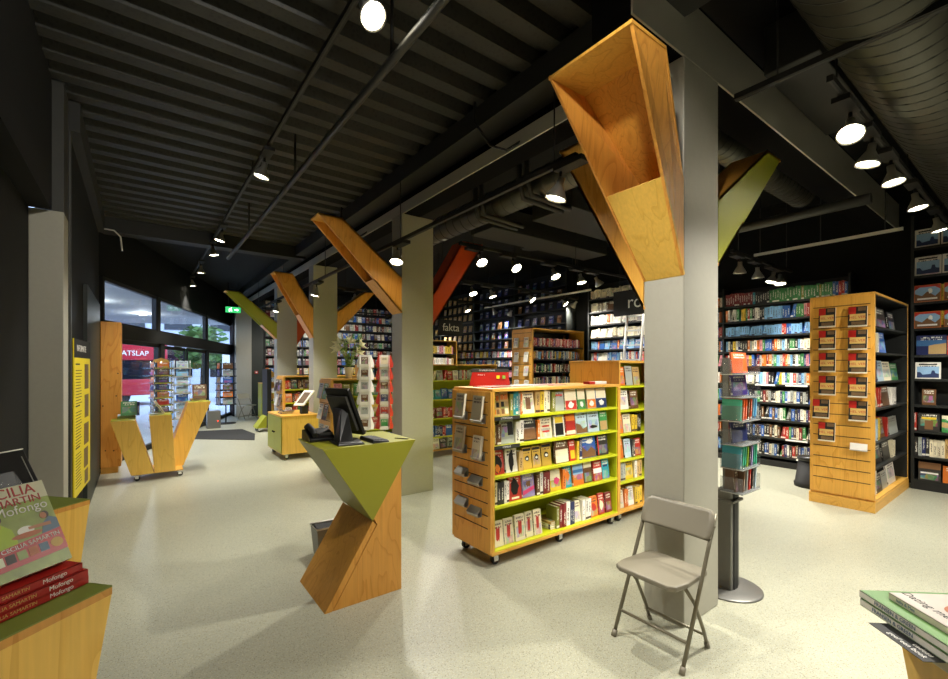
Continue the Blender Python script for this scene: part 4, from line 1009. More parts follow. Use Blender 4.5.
for k, c in enumerate(['charcoal', 'grey', 'navy', 'charcoal', 'cream', 'cream', 'cream', 'cream', 'tan', 'cream', 'blue', 'navy', 'blue', 'navy']):
    spine((8.445, 1.24 - .036 * k, FZ[8] + .001), UY, NX, .034, .18, .25 if c != 'cream' else .23, c, '%s spine, %s in the row on the ninth shelf of the face-out wall' % (c, ordn(k)), 'picture books on the face-out wall')
spine((8.445, 1.25, FZ[7] + .001), UY, NX, .03, .18, .24, 'red', 'red and blue spine beside the dark picture book on the face-out wall', 'picture books on the face-out wall')
tg = MB().box(8.392, .86, FZ[4] - .03, 8.397, 1.18, FZ[4] - .002).build('shelf_strip', 'darkgrey'); tag(tg, 'dark shelf strip under the blue picture book on the face-out wall', 'shelf label')
text('NOBLE ROME', .04, 'white', None, (8.438, 1.08, FZ[4] + .215), (0, -1, 0), (.1, 0, 1), name='book_title', depth=.0004)
bt = bpy.data.objects['book_title']
nb = [o for o in bpy.data.objects if o.get('label', '').startswith('blue picture book with a rock')][0]
bt.name = 'lettering'; bpy.context.view_layer.update(); bt.parent = nb; bt.matrix_parent_inverse = nb.matrix_world.inverted()

# ---- far part of that wall: white sets and a ladder, then rows of face-out covers
KZ = [3.22, 2.92, 2.62, 2.32, 2.05, 1.78, 1.5, 1.2, .9, .6, .3]
wall_case('wall_bookcase', 'black wall bookcase of white and blue sets behind the ladder', 5.05, 6.75, 3.6, KZ)
PK = [['cream'], ['cream', 'white', 'brown'], ['white', 'white', 'orange'], ['cream', 'cream', 'white'], ['blue', 'lightblue', 'orange'], ['white', 'blue', 'red', 'lightblue'], MIXED, MIXED, MIXED, DARKMIX, DARKMIX]
for k, z in enumerate(KZ): fill_rows((8.45, 6.7, z + .001), UY, NX, 1.6, .22, PK[k], .03, .05, face=.15)
GZ = [3.7, 3.41, 3.12, 2.76, 2.47, 2.19, 1.93, 1.66, 1.36, 1.06, .76, .46, .16]
wall_case('wall_bookcase', 'long black wall of shelves with face-out covers at the far right', 7.4, 15.2, 4.1, GZ, ups=(9.3, 11.2, 13.1))
for k, z in enumerate(GZ):
    if k < 6:
        y = 15.0; q = 0
        while y > 7.55:
            if not any(abs(y - .1 - uy) < .16 for uy in (9.3, 11.2, 13.1)) and z > 1.7 and random.random() < .93:
                c = 'tan' if y > 11.3 else 'navy' if random.random() < .6 else 'brown'
                if 0:
                    faceout((8.46, y, z + .001), UY, NX, .02, .14, .2, c, '%s cover facing out, %s in the %s row of the far black wall' % (c, ordn(q), ordn(k)), 'face-out covers on the far black wall', tilt=.18); q += 1
                else: ROWS.face(V((8.46, y, z + .001)), UY, NX, .02, .14, .2, c)
            y -= .29
    else: fill_rows((8.45, 15.1, z + .001), UY, NX, 7.6, .2, MIXED if k < 9 else DARKMIX, .03, .05, face=.25)
# ladder
t = thing('shelf_ladder', 'aluminium ladder leaning against the black shelves under the hanging sign', 'ladder', (7.9, 5.4, 0))
for yy in (5.12, 5.5): MB().obox((7.78, yy, 0), (.06, 0, 0), (0, .03, 0), (.42, 0, 3.2)).build('rail', 'alu', t, .004)
for k in range(10):
    q = .3 + k * .3; MB().box(7.785 + q * .131, 5.14, q - .015, 7.835 + q * .131, 5.51, q + .015).build('rung', 'alu', t)
# ---- back wall
BZ = [3.7, 3.37, 3.04, 2.71, 2.38, 2.05, 1.72, 1.39, 1.06, .73, .4, .1]
r = thing('wall_bookcase', 'black shelves across the back wall behind the columns', 'wall bookcase', (5.9, 16.6, 0))
MB().box(3.45, 16.8, 0, 8.4, 16.84, 4.0).build('back_panel', 'blackshelf', r)
for xx in (3.45, 4.7, 5.9, 7.1, 8.37): MB().box(xx, 16.45, 0, xx + .03, 16.8, 4.0).build('upright', 'blackshelf', r)
for z in BZ:
    MB().box(3.48, 16.45, z - .03, 8.37, 16.8, z).build('shelf', 'blackshelf', r)
    fill_rows((3.5, 16.47, z + .001), UX, NY, 4.8, .24, DARKMIX if z > 1.6 else MIXED, .035, .06, face=.55)

# ---- other tall displays along the wall (same kind)
t2 = shelf_case('tall_display', 'tall wood display mid shop with eight white booklets on its slatted end', 'bookcase', 6.83, 8.54, 6.95, 7.6, .12, 2.5, [2.1, 1.82, 1.53, 1.24, .95, .66, .37], inner='blackshelf', backm='blackshelf', casters=False, plinth=True, slat=(.5, 2.4, 12, 'wood'))
TP = [['red', 'purple', 'red', 'white', 'pink'], MIXED, DARKMIX + ['white', 'red'], DARKMIX + ['white'], MIXED, MIXED, MIXED, MIXED]
for k, z in enumerate([2.1, 1.82, 1.53, 1.24, .95, .66, .37, .146]): fill_rows((6.86, 6.95, z + .001), UX, NY, 1.6, .2, TP[k], .03, .045)
for k, zz in enumerate((2.08, 1.76, 1.45, 1.14)):
    for j, yy in enumerate((7.5, 7.18)):
        faceout((6.79, yy, zz), UY, NX, .03, .14, .22, 'white', 'white picture booklet, %s down in the %s column of the middle tall display' % (ordn(k), ['far', 'near'][j]), 'white booklets on the middle tall display', tilt=.16)
shelf_case('tall_display', 'farthest tall wood display with boxed sets near the back wall', 'bookcase', 6.63, 8.35, 12.0, 12.6, .12, 2.5, [2.08, 1.7, 1.32, .94, .56], inner='blackshelf', backm='blackshelf', casters=False, plinth=True)
for z, p in zip([2.08, 1.7, 1.32, .94, .56, .146], [['white', 'yellow', 'pink'], ['pink', 'cream', 'white', 'tan'], MIXED, MIXED, MIXED, MIXED]): fill_rows((6.66, 12.0, z + .001), UX, NY, 1.6, .26, p, .05, .1)

# ---- lime bookcases farther back
def lime_case(lab, x0, x1, y0, y1, z1, zs, slat, pal, face=.5, low=.128, **k):
    shelf_case('wheeled_bookcase', lab, 'bookcase', x0, x1, y0, y1, .1, z1, zs, slat=slat, **k)
    for q, z in enumerate(list(zs) + [low]): fill_rows((x0 + .03, y0 + .01, z + .001), UX, NY, x1 - x0 - .07, .2, pal[q % len(pal)], .025, .045, face=face, w=.18)
lime_case('tall lime bookcase with red and blue boxed sets beyond the second column', 3.9, 5.84, 6.98, 7.5, 1.7, [1.40, 1.05, .70, .36], None, [['grey', 'white', 'cream', 'red'], ['teal', 'blue', 'cream', 'cream'], ['red', 'red', 'maroon'], ['navy', 'blue', 'navy', 'red'], ['charcoal', 'white', 'brown', 'grey']], .4)
lime_case('lime bookcase on casters carrying the lily pot', 2.33, 3.75, 6.64, 7.16, 1.47, [1.2, .93, .66, .39], (.3, 1.36, 9, 'wood'), [['olive', 'lime', 'green', 'pink', 'charcoal'], ['lime', 'yellow', 'cream'], ['red', 'yellow', 'cream', 'black'], MIXED, MIXED], .8)
lime_case('lime bookcase on casters between the third and fourth columns', 2.33, 3.9, 9.4, 9.92, 1.47, [1.2, .93, .66, .39], (.3, 1.36, 9, 'wood'), [['charcoal', 'maroon', 'brown', 'red'], ['maroon', 'orange', 'charcoal', 'tan'], ['green', 'yellow', 'red', 'white'], MIXED, MIXED], .2)
lime_case('low lime bookcase near the end wall panel', 2.98, 4.2, 14.6, 15.1, 1.17, [.86, .6, .34], None, [['white', 'tan'], ['brown', 'cream'], ['white', 'orange'], MIXED], .6, outer='lime')
for (x, y, z, lab) in [(2.30, yy, zz, None) for yy in (6.72, 6.95) for zz in (1.16, .84, .52)] + [(2.30, yy, zz, None) for yy in (9.48, 9.72) for zz in (1.16, .86, .56)]:
    which = 'lily bookcase' if y < 8 else 'bookcase behind the third column'
    row = ['upper', 'middle', 'lower'][0 if z > 1 else 1 if z > .7 else 2]
    c = random.choice(['charcoal', 'green', 'grey', 'white'])
    faceout((x - .035, y + .19, z), UY, NX, .008, .19, .25, c, '%s magazine in the %s %s end pocket of the %s' % (c, row, 'near' if y in (6.72, 9.48) else 'far', which), 'magazines on the slatted ends', tilt=.22, name='magazine', cat='magazine')
# wooden cube shelf seen behind the lilies
shelf_case('wheeled_bookcase', 'plain wood bookcase half hidden behind the lilies', 'bookcase', 3.93, 5.3, 9.2, 9.7, .1, 1.7, [1.42, 1.1, .78, .45], inner='wood_x', backm='wood')
for z in (1.42, 1.1, .78): fill_rows((3.95, 9.22, z + .001), UX, NY, 1.25, .22, MIXED, .03, .05, face=.3)

# ================================================================== SERVICE DESK
d0, d1 = 2.97, 3.55
t = thing('service_desk', 'angular service desk with lime wedge top on a leaning wood foot', 'desk', (1.3, 3.26, 0))
MB().prism([(.98, d0, 1.1), (1.685, d0, 1.1), (1.336, d0, .552)], (0, d1 - d0, 0)).build('wedge_top', 'lime_desk', t, .002)
MB().prism([(.994, d0 + .004, 0), (1.045, d0 + .004, 0), (1.365, d0 + .004, .52), (1.336, d0 + .004, .550)], (0, d1 - d0 - .006, 0)).build('leaning_board', 'pine', t, .002)
MB().prism([(1.05, d0 + .006, 0), (1.566, d0 + .006, 0), (1.566, d0 + .006, .905), (1.562, d0 + .006, .905), (1.346, d0 + .006, .566), (1.372, d0 + .006, .52)], (0, d1 - d0 - .012, 0)).build('foot', 'pine', t, .002)
# touch screen on a wedge stand
t = thing('monitor', 'black touch monitor seen from behind on the lime desk', 'monitor', (1.2, 3.25, 1.101))
B0, B1 = V((1.385, 3.25, 1.125)), V((1.25, 3.24, 1.48)); wv = V((-.085, .26, .0)); nn = (B1 - B0).cross(wv).normalized(); nn = nn if nn.x < 0 else -nn
MB().obox(B0 - nn * .03, B1 - B0, wv, nn * .03).build('screen', 'blackplastic', t, .006)
q0 = B0 + nn * .0 + (B1 - B0) * .12 + wv * .08
MB().obox(q0, (B1 - B0) * .74, wv * .84, nn * .024).build('rear_cover', 'screen', t, .006)
m = MB().hull([(1.12, 3.05, 1.12), (1.22, 3.03, 1.12), (1.24, 3.16, 1.12), (1.13, 3.18, 1.12)], [(1.22, 3.28, 1.34), (1.27, 3.26, 1.30), (1.26, 3.40, 1.30), (1.20, 3.42, 1.34)]); m.build('stand', 'blackplastic', t, .006)
MB().hull([(1.10, 3.02, 1.101), (1.29, 2.99, 1.101), (1.33, 3.22, 1.101), (1.12, 3.27, 1.101)], [(1.11, 3.03, 1.122), (1.28, 3.005, 1.118), (1.32, 3.21, 1.118), (1.13, 3.25, 1.122)]).build('base', 'blackplastic', t, .006)
t = thing('keyboard', 'flat black keyboard on the lime desk in front of the monitor', 'keyboard', (1.41, 3.1, 1.101))
MB().hull([(1.345, 2.985, 1.101), (1.475, 2.985, 1.101), (1.475, 3.30, 1.101), (1.345, 3.235, 1.101)], [(1.35, 2.99, 1.125), (1.47, 2.99, 1.114), (1.47, 3.29, 1.114), (1.35, 3.23, 1.125)]).build('case', 'blackplastic', t, .003)
m = MB()
for i in range(5):
    for j in range(11): x = 1.354 + i * .0225; y = 2.994 + j * .0215; m.box(x, y, 1.112, x + .0185, y + .0175, 1.127 - i * .002)
m.build('key_field', 'rubber', t)
t = thing('desk_phone', 'black desk telephone at the far side of the lime desk', 'telephone', (1.1, 3.44, 1.101))
MB().prism([(.995, 3.29, 1.101), (.995, 3.5, 1.101), (.995, 3.5, 1.175), (.995, 3.45, 1.18), (.995, 3.29, 1.125)], (.19, 0, 0)).build('body', 'blackplastic', t, .006)
MB().tube([(1.03, 3.49, 1.19), (1.03, 3.45, 1.205), (1.035, 3.36, 1.18), (1.035, 3.30, 1.15)], .021, 10).build('handset', 'rubber', t)
MB().box(1.08, 3.34, 1.135, 1.18, 3.42, 1.155).build('key_field', 'screen', t)
t = thing('pen', 'thin dark pen lying on the lime desk by the keyboard', 'pen', (1.6, 3.05, 1.101))
MB().cyl((1.57, 3.09, 1.106), (1.63, 3.0, 1.106), .004, 8).build('barrel', 'blackplastic', t); MB().cyl((1.63, 3.0, 1.106), (1.638, 2.988, 1.106), .004, 8, .001).build('tip', 'chrome', t)
t = thing('waste_bin', 'small grey waste bin half hidden behind the wood foot of the desk', 'bin', (1.33, 3.95, 0))
def shell(c, r0, r1, h, sx=1, sy=1):
    c = V(c); lo = [c + V((a * r0 * sx, b2 * r0 * sy, 0)) for a, b2 in ((-1, -1), (1, -1), (1, 1), (-1, 1))]; hi = [c + V((a * r1 * sx, b2 * r1 * sy, h)) for a, b2 in ((-1, -1), (1, -1), (1, 1), (-1, 1))]
    m = MB(); n = 0
    for i in range(4):
        j = (i + 1) % 4; inn = lambda p, z: c + V(((p - c).x * .93, (p - c).y * .93, (p - c).z))
        m.hull([lo[i], lo[j], inn(lo[j], 0), inn(lo[i], 0)], [hi[i], hi[j], inn(hi[j], 0), inn(hi[i], 0)])
    m.hull([p for p in lo], [p + V((0, 0, .006)) for p in lo]); return m
shell((1.33, 3.95, 0), .075, .095, .25, 1.1, 1).build('body', 'greymetal', t)
m = MB().tube([(1.225, 3.852, .252), (1.435, 3.852, .252), (1.435, 4.048, .252), (1.225, 4.048, .252)], .008, 6, True); m.build('rim', 'white', t)
MB().prism([(1.25, 3.875, .2), (1.41, 3.875, .2), (1.41, 4.025, .21), (1.25, 4.025, .22)], (0, 0, .03)).build('bag', 'rubber', t)

# ================================================================== FOLDING CHAIRS
def folding_chair(lab, loc, rz, plastic, metal, group=None):
    """local: faces +X, y across; seat .45 high"""
    t = thing('folding_chair', lab, 'chair', loc, rz, group)
    m = MB(); W = .215
    outline = [(-.17, -.17), (-.15, -.19), (.10, -.205), (.20, -.19), (.225, -.15), (.225, .15), (.20, .19), (.10, .205), (-.15, .19), (-.17, .17)]
    m.hull([(x, y, .425 + .012 * (x + .2)) for x, y in outline], [(x, y, .455 + .012 * (x + .2)) for x, y in outline])
    m.build('seat', plastic, t, .008, False)
    # backrest: curved rounded panel
    m = MB(); K = 12; rows = [(.645, .93), (.66, .985), (.70, 1.0), (.75, 1.0), (.785, .95), (.803, .84)]
    for side in (0, 1):
        for (z, s) in rows:
            for i in range(K + 1):
                y = -.225 * s + .45 * s * i / K; bow = -.012 * (1 - (2 * i / K - 1) ** 2)
                m.v.append(V((.19 - z * .49 + bow - .018 * side + .022, y, z)))
    nr = len(rows); st = nr * (K + 1)
    for side in (0, 1):
        for a in range(nr - 1):
            for i in range(K):
                q = side * st + a * (K + 1) + i; m.face([q, q + 1, q + K + 2, q + K + 1], True)
    ring = [i for i in range(K + 1)] + [(a + 1) * (K + 1) - 1 for a in range(1, nr)] + [(nr - 1) * (K + 1) + i for i in range(K - 1, -1, -1)] + [a * (K + 1) for a in range(nr - 2, 0, -1)]
    for i in range(len(ring)): j = (i + 1) % len(ring); m.face([ring[i], ring[j], ring[j] + st, ring[i] + st])
    m.build('backrest', plastic, t, world=False)
    for s in (-1, 1):
        # front leg tube runs up into the back
        l = MB().tube([(.184, s * .215, .012), (-.026, s * W, .44), (-.104, s * W, .60), (-.195, s * W, .785)], .0115, 8).build('front_leg', metal, t, world=False)
        MB().cyl((.19, s * .215, 0), (.173, s * .215, .035), .016, 10).build('foot_cap', plastic, l, world=False)
        l = MB().tube([(-.155, s * .185, .012), (-.11, s * .185, .12), (-.01, s * .185, .30), (.10, s * .185, .425)], .0105, 8).build('rear_leg', metal, t, world=False)
        MB().cyl((-.16, s * .185, 0), (-.145, s * .185, .035), .015, 10).build('foot_cap', plastic, l, world=False)
        MB().cyl((-.155, s * .222, .72), (-.155, s * .232, .72), .007, 8).build('rivet', metal, t, world=False)
    MB().tube([(.121, -.215, .14), (.121, .215, .14)], .009, 8).build('front_stretcher', metal, t, world=False)
    MB().tube([(-.124, -.185, .085), (-.124, .185, .085)], .008, 8).build('rear_stretcher', metal, t, world=False)
    return t
folding_chair('taupe folding chair standing in front of the front column', (2.52, 1.455, 0), PI, 'chair', 'chairmetal')
folding_chair('pale folding chair far away beside the end pillar', (2.75, 15.6, 0), math.radians(-60), 'chairpale', 'chairmetal')

# ================================================================== NOTEBOOK STAND behind the front column
cx, cy = 3.525, 1.53
t = thing('notebook_stand', 'grey metal stand with clear trays of coloured notebooks behind the front column', 'display stand', (cx, cy, 0))
MB().lathe((cx, cy, 0), [(.001, 0), (.235, 0), (.235, .008), (.225, .014), (.001, .014)], 40).build('base', 'greymetal', t)
MB().box(cx - .07, cy - .06, .014, cx + .07, cy + .06, .74).build('pole', 'greymetal', t, .008)
MB().box(cx - .03, cy - .066, .014, cx + .03, cy - .06, .74).mat(0).build('pole_groove', 'black', t)
MB().box(cx - .09, cy - .08, .655, cx + .09, cy + .08, .675).build('collar', 'greymetal', t, .004)
MB().box(cx - .02, cy - .02, .74, cx + .02, cy + .02, 1.72).build('spine_rod', 'greymetal', t)
tz = [.755, .925, 1.095, 1.265, 1.435, 1.6]
for k, z in enumerate(tz):
    m = MB(); h = .11
    m.box(cx - .148, cy - .168, z, cx + .148, cy - .022, z + .004)
    m.box(cx - .148, cy - .17, z, cx + .148, cy - .168, z + .02); m.box(cx - .15, cy - .17, z, cx - .148, cy - .02, z + h); m.box(cx + .148, cy - .17, z, cx + .15, cy - .02, z + h)
    m.build('tray', 'acrylic', t); MB().box(cx - .15, cy - .172, z - .006, cx + .15, cy - .02, z - .0005).build('tray_floor', 'alu', t)
    MB().box(cx - .15, cy - .173, z + .092, cx + .15, cy - .02, z + .1).build('tray_rim', 'alu', t) if 0 else None
NB = [['brown', 'brown', 'grey', 'red', 'charcoal', 'sky'], ['teal', 'green', 'green', 'lime', 'charcoal', 'lilac', 'green', 'green'], ['navy', 'red'], ['green', 'orange', 'orange', 'brown', 'orange', 'lightblue', 'lightblue'], ['purple', 'tan'], ['orange']]
HEX = {'green': '#46B48C', 'orange': '#E0602C', 'purple': '#3A2A6E', 'red': '#C8301E', 'lightblue': '#6FB4D8'}
for k, z in enumerate(tz):
    n = len(NB[k])
    for j, c in enumerate(NB[k]):
        lab = '%s notebook, %s in the %s tray of the notebook stand' % (c, ordn(j), ['lowest', 'second lowest', 'third lowest', 'fourth', 'fifth', 'top'][k])
        if n <= 2: faceout((cx + .02 - j * .0 + (.0 if j == 0 else .1) - .14, cy - .10 - .012 * (1 - j) + .03, z + .006), UX, NY, .012, .25 if j == 0 else .13, .15, HEX.get(c, c), lab, 'notebooks on the stand', tilt=.1, name='notebook', cat='notebook')
        elif j == 0 and k == 0: faceout((cx - .14, cy - .11, z + .006), UX, NY, .012, .15, .15, c, lab, 'notebooks on the stand', tilt=.1, name='notebook', cat='notebook')
        else:
            w = .29 / n; spine((cx - .145 + w * j, cy - .155, z + .006), UX, NY, .014, .13, .15, HEX.get(c, c), lab, 'notebooks on the stand', lean=.12).name = 'notebook'
            bpy.data.objects[-1 if 0 else 0]
for o in bpy.data.objects:
    if o.get('group') == 'notebooks on the stand': o['category'] = 'notebook'

# ================================================================== GREETING CARD RACKS
def card_rack(lab, x, y, rz, side_mat, z0, n, group, nm):
    t = thing('card_rack', lab, 'card rack', (x, y, 0), rz)
    MB().lathe((0, 0, 0), [(.001, 0), (.1, 0), (.1, .015), (.001, .02)], 24).build('base', 'white', t, world=False)
    MB().cyl((0, 0, .02), (0, 0, z0 + n * .153), .014, 10).build('pole', 'greymetal', t, world=False)
    sides = 3
    for s in range(sides):
        a = 2 * PI * s / sides; R = Matrix.Rotation(a, 3, 'Z'); m = MB(); e = [MB(), MB()]
        for k in range(n):
            z = z0 + k * .153
            m.obox(R @ V((-.05, -.045, z)), R @ V((.10, 0, 0)), R @ V((0, -.012, .152)), R @ V((0, .004, .001)))
            m.obox(R @ V((-.052, -.082, z)), R @ V((.104, 0, 0)), R @ V((0, -.006, .042)), R @ V((0, .004, 0)))
            m.obox(R @ V((-.052, -.082, z)), R @ V((.104, 0, 0)), R @ V((0, .04, 0)), R @ V((0, 0, .004)))
            for q, sx in enumerate((-.056, .052)): e[q].prism([R @ V((sx, -.042, z)), R @ V((sx, -.086, z)), R @ V((sx, -.092, z + .045)), R @ V((sx, -.055, z + .15)), R @ V((sx, -.042, z + .152))], R @ V((.004, 0, 0)))
        c = m.build('pocket_column', 'white', t, world=False); [w.build('side_wing', side_mat, c, world=False) for w in e]
    cc = ['green', 'pink', 'orange', 'navy', 'red', 'tan', 'blue', 'grey', 'cream', 'brown']
    for s in range(sides):
        a = 2 * PI * s / sides + rz; R = Matrix.Rotation(a, 3, 'Z')
        n3 = R @ V((0, -1, 0))
        if n3.dot(V((-x, -y, 0)).normalized()) < .2: continue
        for k in range(n):
            z = z0 + k * .153; c = random.choice(cc)
            faceout(V((x, y, 0)) + R @ V((-.04, -.062, 0)) + UP * (z + .006), R @ V((1, 0, 0)), n3, .004, .08, .12, c, '%s greeting card, %s pocket from below on side %s of the %s' % (c, ordn(k), ['a', 'b', 'c'][s], nm), group, tilt=-.05, name='greeting_card', cat='card')
    return t
M['rackred'] = flat('red_rack_plastic', '#C83222', .4)
card_rack('white rotating greeting card rack behind the desk monitor', 2.25, 5.22, math.radians(-32), 'white', .88, 6, 'cards in the white rack', 'white card rack')
card_rack('red sided greeting card rack beside the second column', 2.46, 5.12, math.radians(-28), 'rackred', .88, 6, 'cards in the red rack', 'red sided card rack')

# ================================================================== WOOD CABINET WITH LIME DOORS
t = thing('wheeled_cabinet', 'low wood cabinet on casters with two lime doors', 'cabinet', (2.35, 8.7, 0))
x0, x1, y0, y1 = 2.03, 2.66, 8.3, 9.35
MB().box(x0, y0, .1, x1, y1, .76).build('body', 'ply_front', t, .004); MB().box(x0 - .01, y0 - .01, .76, x1 + .01, y1 + .01, .785).build('top_panel', 'wood_x', t, .003)
for k, (ya, yb) in enumerate(((y0 + .02, (y0 + y1) / 2 - .003), ((y0 + y1) / 2 + .003, y1 - .02))):
    d = MB().box(x0 - .016, ya, .12, x0 - .001, yb, .75).build('door', 'lime', t, .002)
    MB().lathe((x0 - .016, (yb - .05) if k == 0 else (ya + .05), .46), [(.001, .03), (.016, .025), (.012, .0)], 12, (-1, 0, 0)).build('knob', 'black', d)
for cx2 in (x0 + .08, x1 - .08):
    for cy2 in (y0 + .08, y1 - .08): caster(t, cx2, cy2, .1)
t = thing('photo_stand', 'tilted photo frame on a black stand on the wood cabinet', 'photo frame', (2.45, 8.5, .786))
MB().box(2.40, 8.45, .786, 2.52, 8.57, .93).build('stand', 'black', t, .004)
a = V((.22, 0, .3)).normalized(); u = V((.15, -.2, 0)).normalized(); n = u.cross(a)
o = V((2.31, 8.6, .93))
MB().obox(o, u * .22, a * .34, n * .03).build('frame', 'paper', t, .003); MB().obox(o + u * .04 + a * .05 + n * .03, u * .14, a * .24, n * .002).build('picture', 'cfoot', t)
for k in range(3):
    book((2.1 + .02 * k, 8.42 + .25, .787 + k * .018), UP, UX, -NY, .016, .2, .26, ['brown', 'tan', 'charcoal'][k], '%s book in the small pile on the wood cabinet, %s from below' % (['brown', 'tan', 'charcoal'][k], ordn(k)), 'books on the wood cabinet')
# lilies in a pot on the lime bookcase
px, py, pz = 2.665, 6.82, 1.471
t = thing('potted_lily', 'white lilies in a cream pot on the lime bookcase', 'flowers', (px, py, pz))
MB().lathe((px, py, pz), [(.001, 0), (.05, 0), (.068, .17), (.072, .175), (.064, .178), (.06, .15), (.001, .15)], 24).build('pot', 'ceramic', t)
st = MB(); lf = MB(); tips = []
for k in range(9):
    a = random.uniform(0, 2 * PI); r = random.uniform(.06, .2); h = random.uniform(.25, .5)
    tip = V((px + math.cos(a) * r, py + math.sin(a) * r, pz + .16 + h)); base = V((px, py, pz + .15)); mid = base.lerp(tip, .5) + V((0, 0, .05))
    st.tube([base, mid, tip], .005, 6); tips.append(tip)
    for j in range(11):
        q = random.random(); p = base.lerp(mid, q * 2) if q < .5 else mid.lerp(tip, q * 2 - 1)
        dd = V((random.uniform(-1, 1), random.uniform(-1, 1), random.uniform(-.1, .7))).normalized(); s2, t2, _ = basis(dd); L = random.uniform(.07, .13)
        nq = len(lf.v); lf.v += [p, p + dd * L * .5 + s2 * .018, p + dd * L - V((0, 0, .02)), p + dd * L * .5 - s2 * .018]; lf.face([nq, nq + 1, nq + 2, nq + 3])
st.build('stem', 'leaf', t); lf.build('foliage', 'leaf', t)
for k, p in enumerate([(px + .02, py - .02, pz + .60), (px + .20, py - .05, pz + .55), (px - .20, py - .03, pz + .47), (px - .16, py + .02, pz + .56), (px + .15, py - .08, pz + .42)]):
    m = MB(); dd = V((p[0] - px, p[1] - py - .1, .15)).normalized(); s2, t2, _ = basis(dd); p = V(p)
    for j in range(6):
        aa = j * PI / 3; rd = s2 * math.cos(aa) + t2 * math.sin(aa); tg2 = dd.cross(rd)
        nq = len(m.v); m.v += [p - dd * .06, p + rd * .05 + tg2 * .032, p + dd * .03 + rd * .13, p + rd * .05 - tg2 * .032]; m.face([nq, nq + 1, nq + 2, nq + 3])
    m.build('flower', 'petal', t)
    MB().tube([V((px, py, pz + .2)), V((px, py, pz + .3)).lerp(p, .5), p - dd * .05], .005, 6).build('stem', 'leaf', t)

# ================================================================== W-SHAPED BOOK PLANTER, TALL CUPBOARD, POSTER
t = thing('slanted_display_bin', 'wood display of three slanted boxes on casters near the entrance', 'display', (.25, 8.3, 0))
MB().box(-.06, 8.05, .09, .55, 8.68, .105).build('base_board', 'wood_x', t)
def hollow(t, lo, hi, mat, top, nm='box', depth=.03, mat_top='lime'):
    """a slanted box from foot quad to top quad, its top a lime panel set in the rim"""
    m = MB().hull(lo, hi); o = m.build(nm, mat, t, .003)
    c = sum((V(p) for p in hi), V()) / 4
    MB().hull([c + (V(p) - c) * .97 + UP * .0005 for p in hi], [c + (V(p) - c) * .97 + UP * .004 for p in hi]).build('top_panel', mat_top, t)
    return o
def quad(x0, x1, y0, y1, z): return [(x0, y0, z), (x1, y0, z), (x1, y1, z), (x0, y1, z)]
hollow(t, quad(-.08, .19, 8.02, 8.42, .1), quad(-.31, -.03, 8.02, 8.42, .885), 'ply_front', None)
hollow(t, quad(.195, .455, 8.02, 8.34, .1), quad(.13, .40, 8.0, 8.34, .94), 'ply_front', None)
hollow(t, quad(.30, .57, 8.36, 8.72, .1), quad(.64, .95, 8.36, 8.74, 1.09), 'ply_front', None)
for a2, b2 in ((-.02, 8.1), (.5, 8.1), (-.02, 8.62), (.52, 8.62)): caster(t, a2, b2, .09)
for k in range(2): book((-.24, 8.36, .892 + k * .022), UP, UX, -NY, .02, .22, .28, ['green', 'sky'][k], '%s book lying flat on the low slanted box, %s from below' % (['green', 'sky'][k], ordn(k)), 'books on the slanted display')
faceout((-.20, 8.25, .938), UX, NY, .025, .19, .21, 'green', 'green children book standing on the low slanted box', 'books on the slanted display', tilt=.2)
spine((-.01, 8.22, .938), UX, NY, .03, .16, .2, 'navy', 'dark blue book standing behind the green one on the slanted display', 'books on the slanted display')
spine((.30, 8.1, .948), UX, NY, .03, .2, .22, 'cream', 'cream book leaning on the middle slanted box', 'books on the slanted display', lean=-.55)
book((.70, 8.70, 1.096), UP, UX, -NY, .025, .22, .26, 'tan', 'tan book lying flat on the highest slanted box', 'books on the slanted display')
faceout((.71, 8.58, 1.125), UX, NY, .03, .2, .24, 'brown', 'dark brown book standing on the highest slanted box', 'books on the slanted display', tilt=.25)

t = thing('wood_cupboard', 'tall knotty wood cupboard beside the entrance glazing', 'cupboard', (-.3, 9.2, 0))
MB().box(-.458, 8.9, .1, -.21, 9.55, 2.35).build('body', 'knotty', t, .004) if 'knotty' in M else None
M['knotty'] = wood('knotty_pine', '#DE9B40', '#CC8029', 'z', ring=8)
MB().box(-.458, 8.9, .1, -.21, 9.55, 2.35).build('body', 'knotty', t, .004)
MB().box(-.458, 8.93, 0, -.25, 9.52, .1).build('plinth', 'wood_x', t)
for (xx, zz) in ((-.30, .35), (-.40, .36), (-.25, 1.55), (-.43, 1.05), (-.27, 1.2)): MB().cyl((xx, 8.899, zz), (xx, 8.902, zz), .01, 10).build('knot', 'bark', t)

t = thing('poster_panel', 'tall yellow information poster with dark header and photos on the dark side wall', 'poster', (-.48, 6.2, .4))
P0, P1 = V((-.478, 5.60, .40)), V((-.425, 6.52, .40)); u = (P1 - P0); n = V((u.y, -u.x, 0)).normalized(); L = u.length; u = u / L
MB().obox(P0 - n * .01, u * L, UP * 1.52, n * .01).build('board', 'yellow', t)
MB().obox(P0 + UP * 1.34, u * L, UP * .18, n * .002).build('header', 'signblack', t)
text('INFORMATIE', .09, 'white', t, P0 + u * L * .42 + UP * 1.43 + n * .003, u, (0, 0, 1), depth=.0005)
for k, (aa, zz, w, h) in enumerate(((.62, 1.02, .25, .26), (.62, .72, .25, .24), (.58, .44, .3, .22), (.58, .2, .26, .2), (.62, .03, .22, .14))):
    MB().obox(P0 + u * L * aa + UP * zz, u * w * .95, UP * h, n * .002).build('photo', 'cfoot', t)
m = MB()
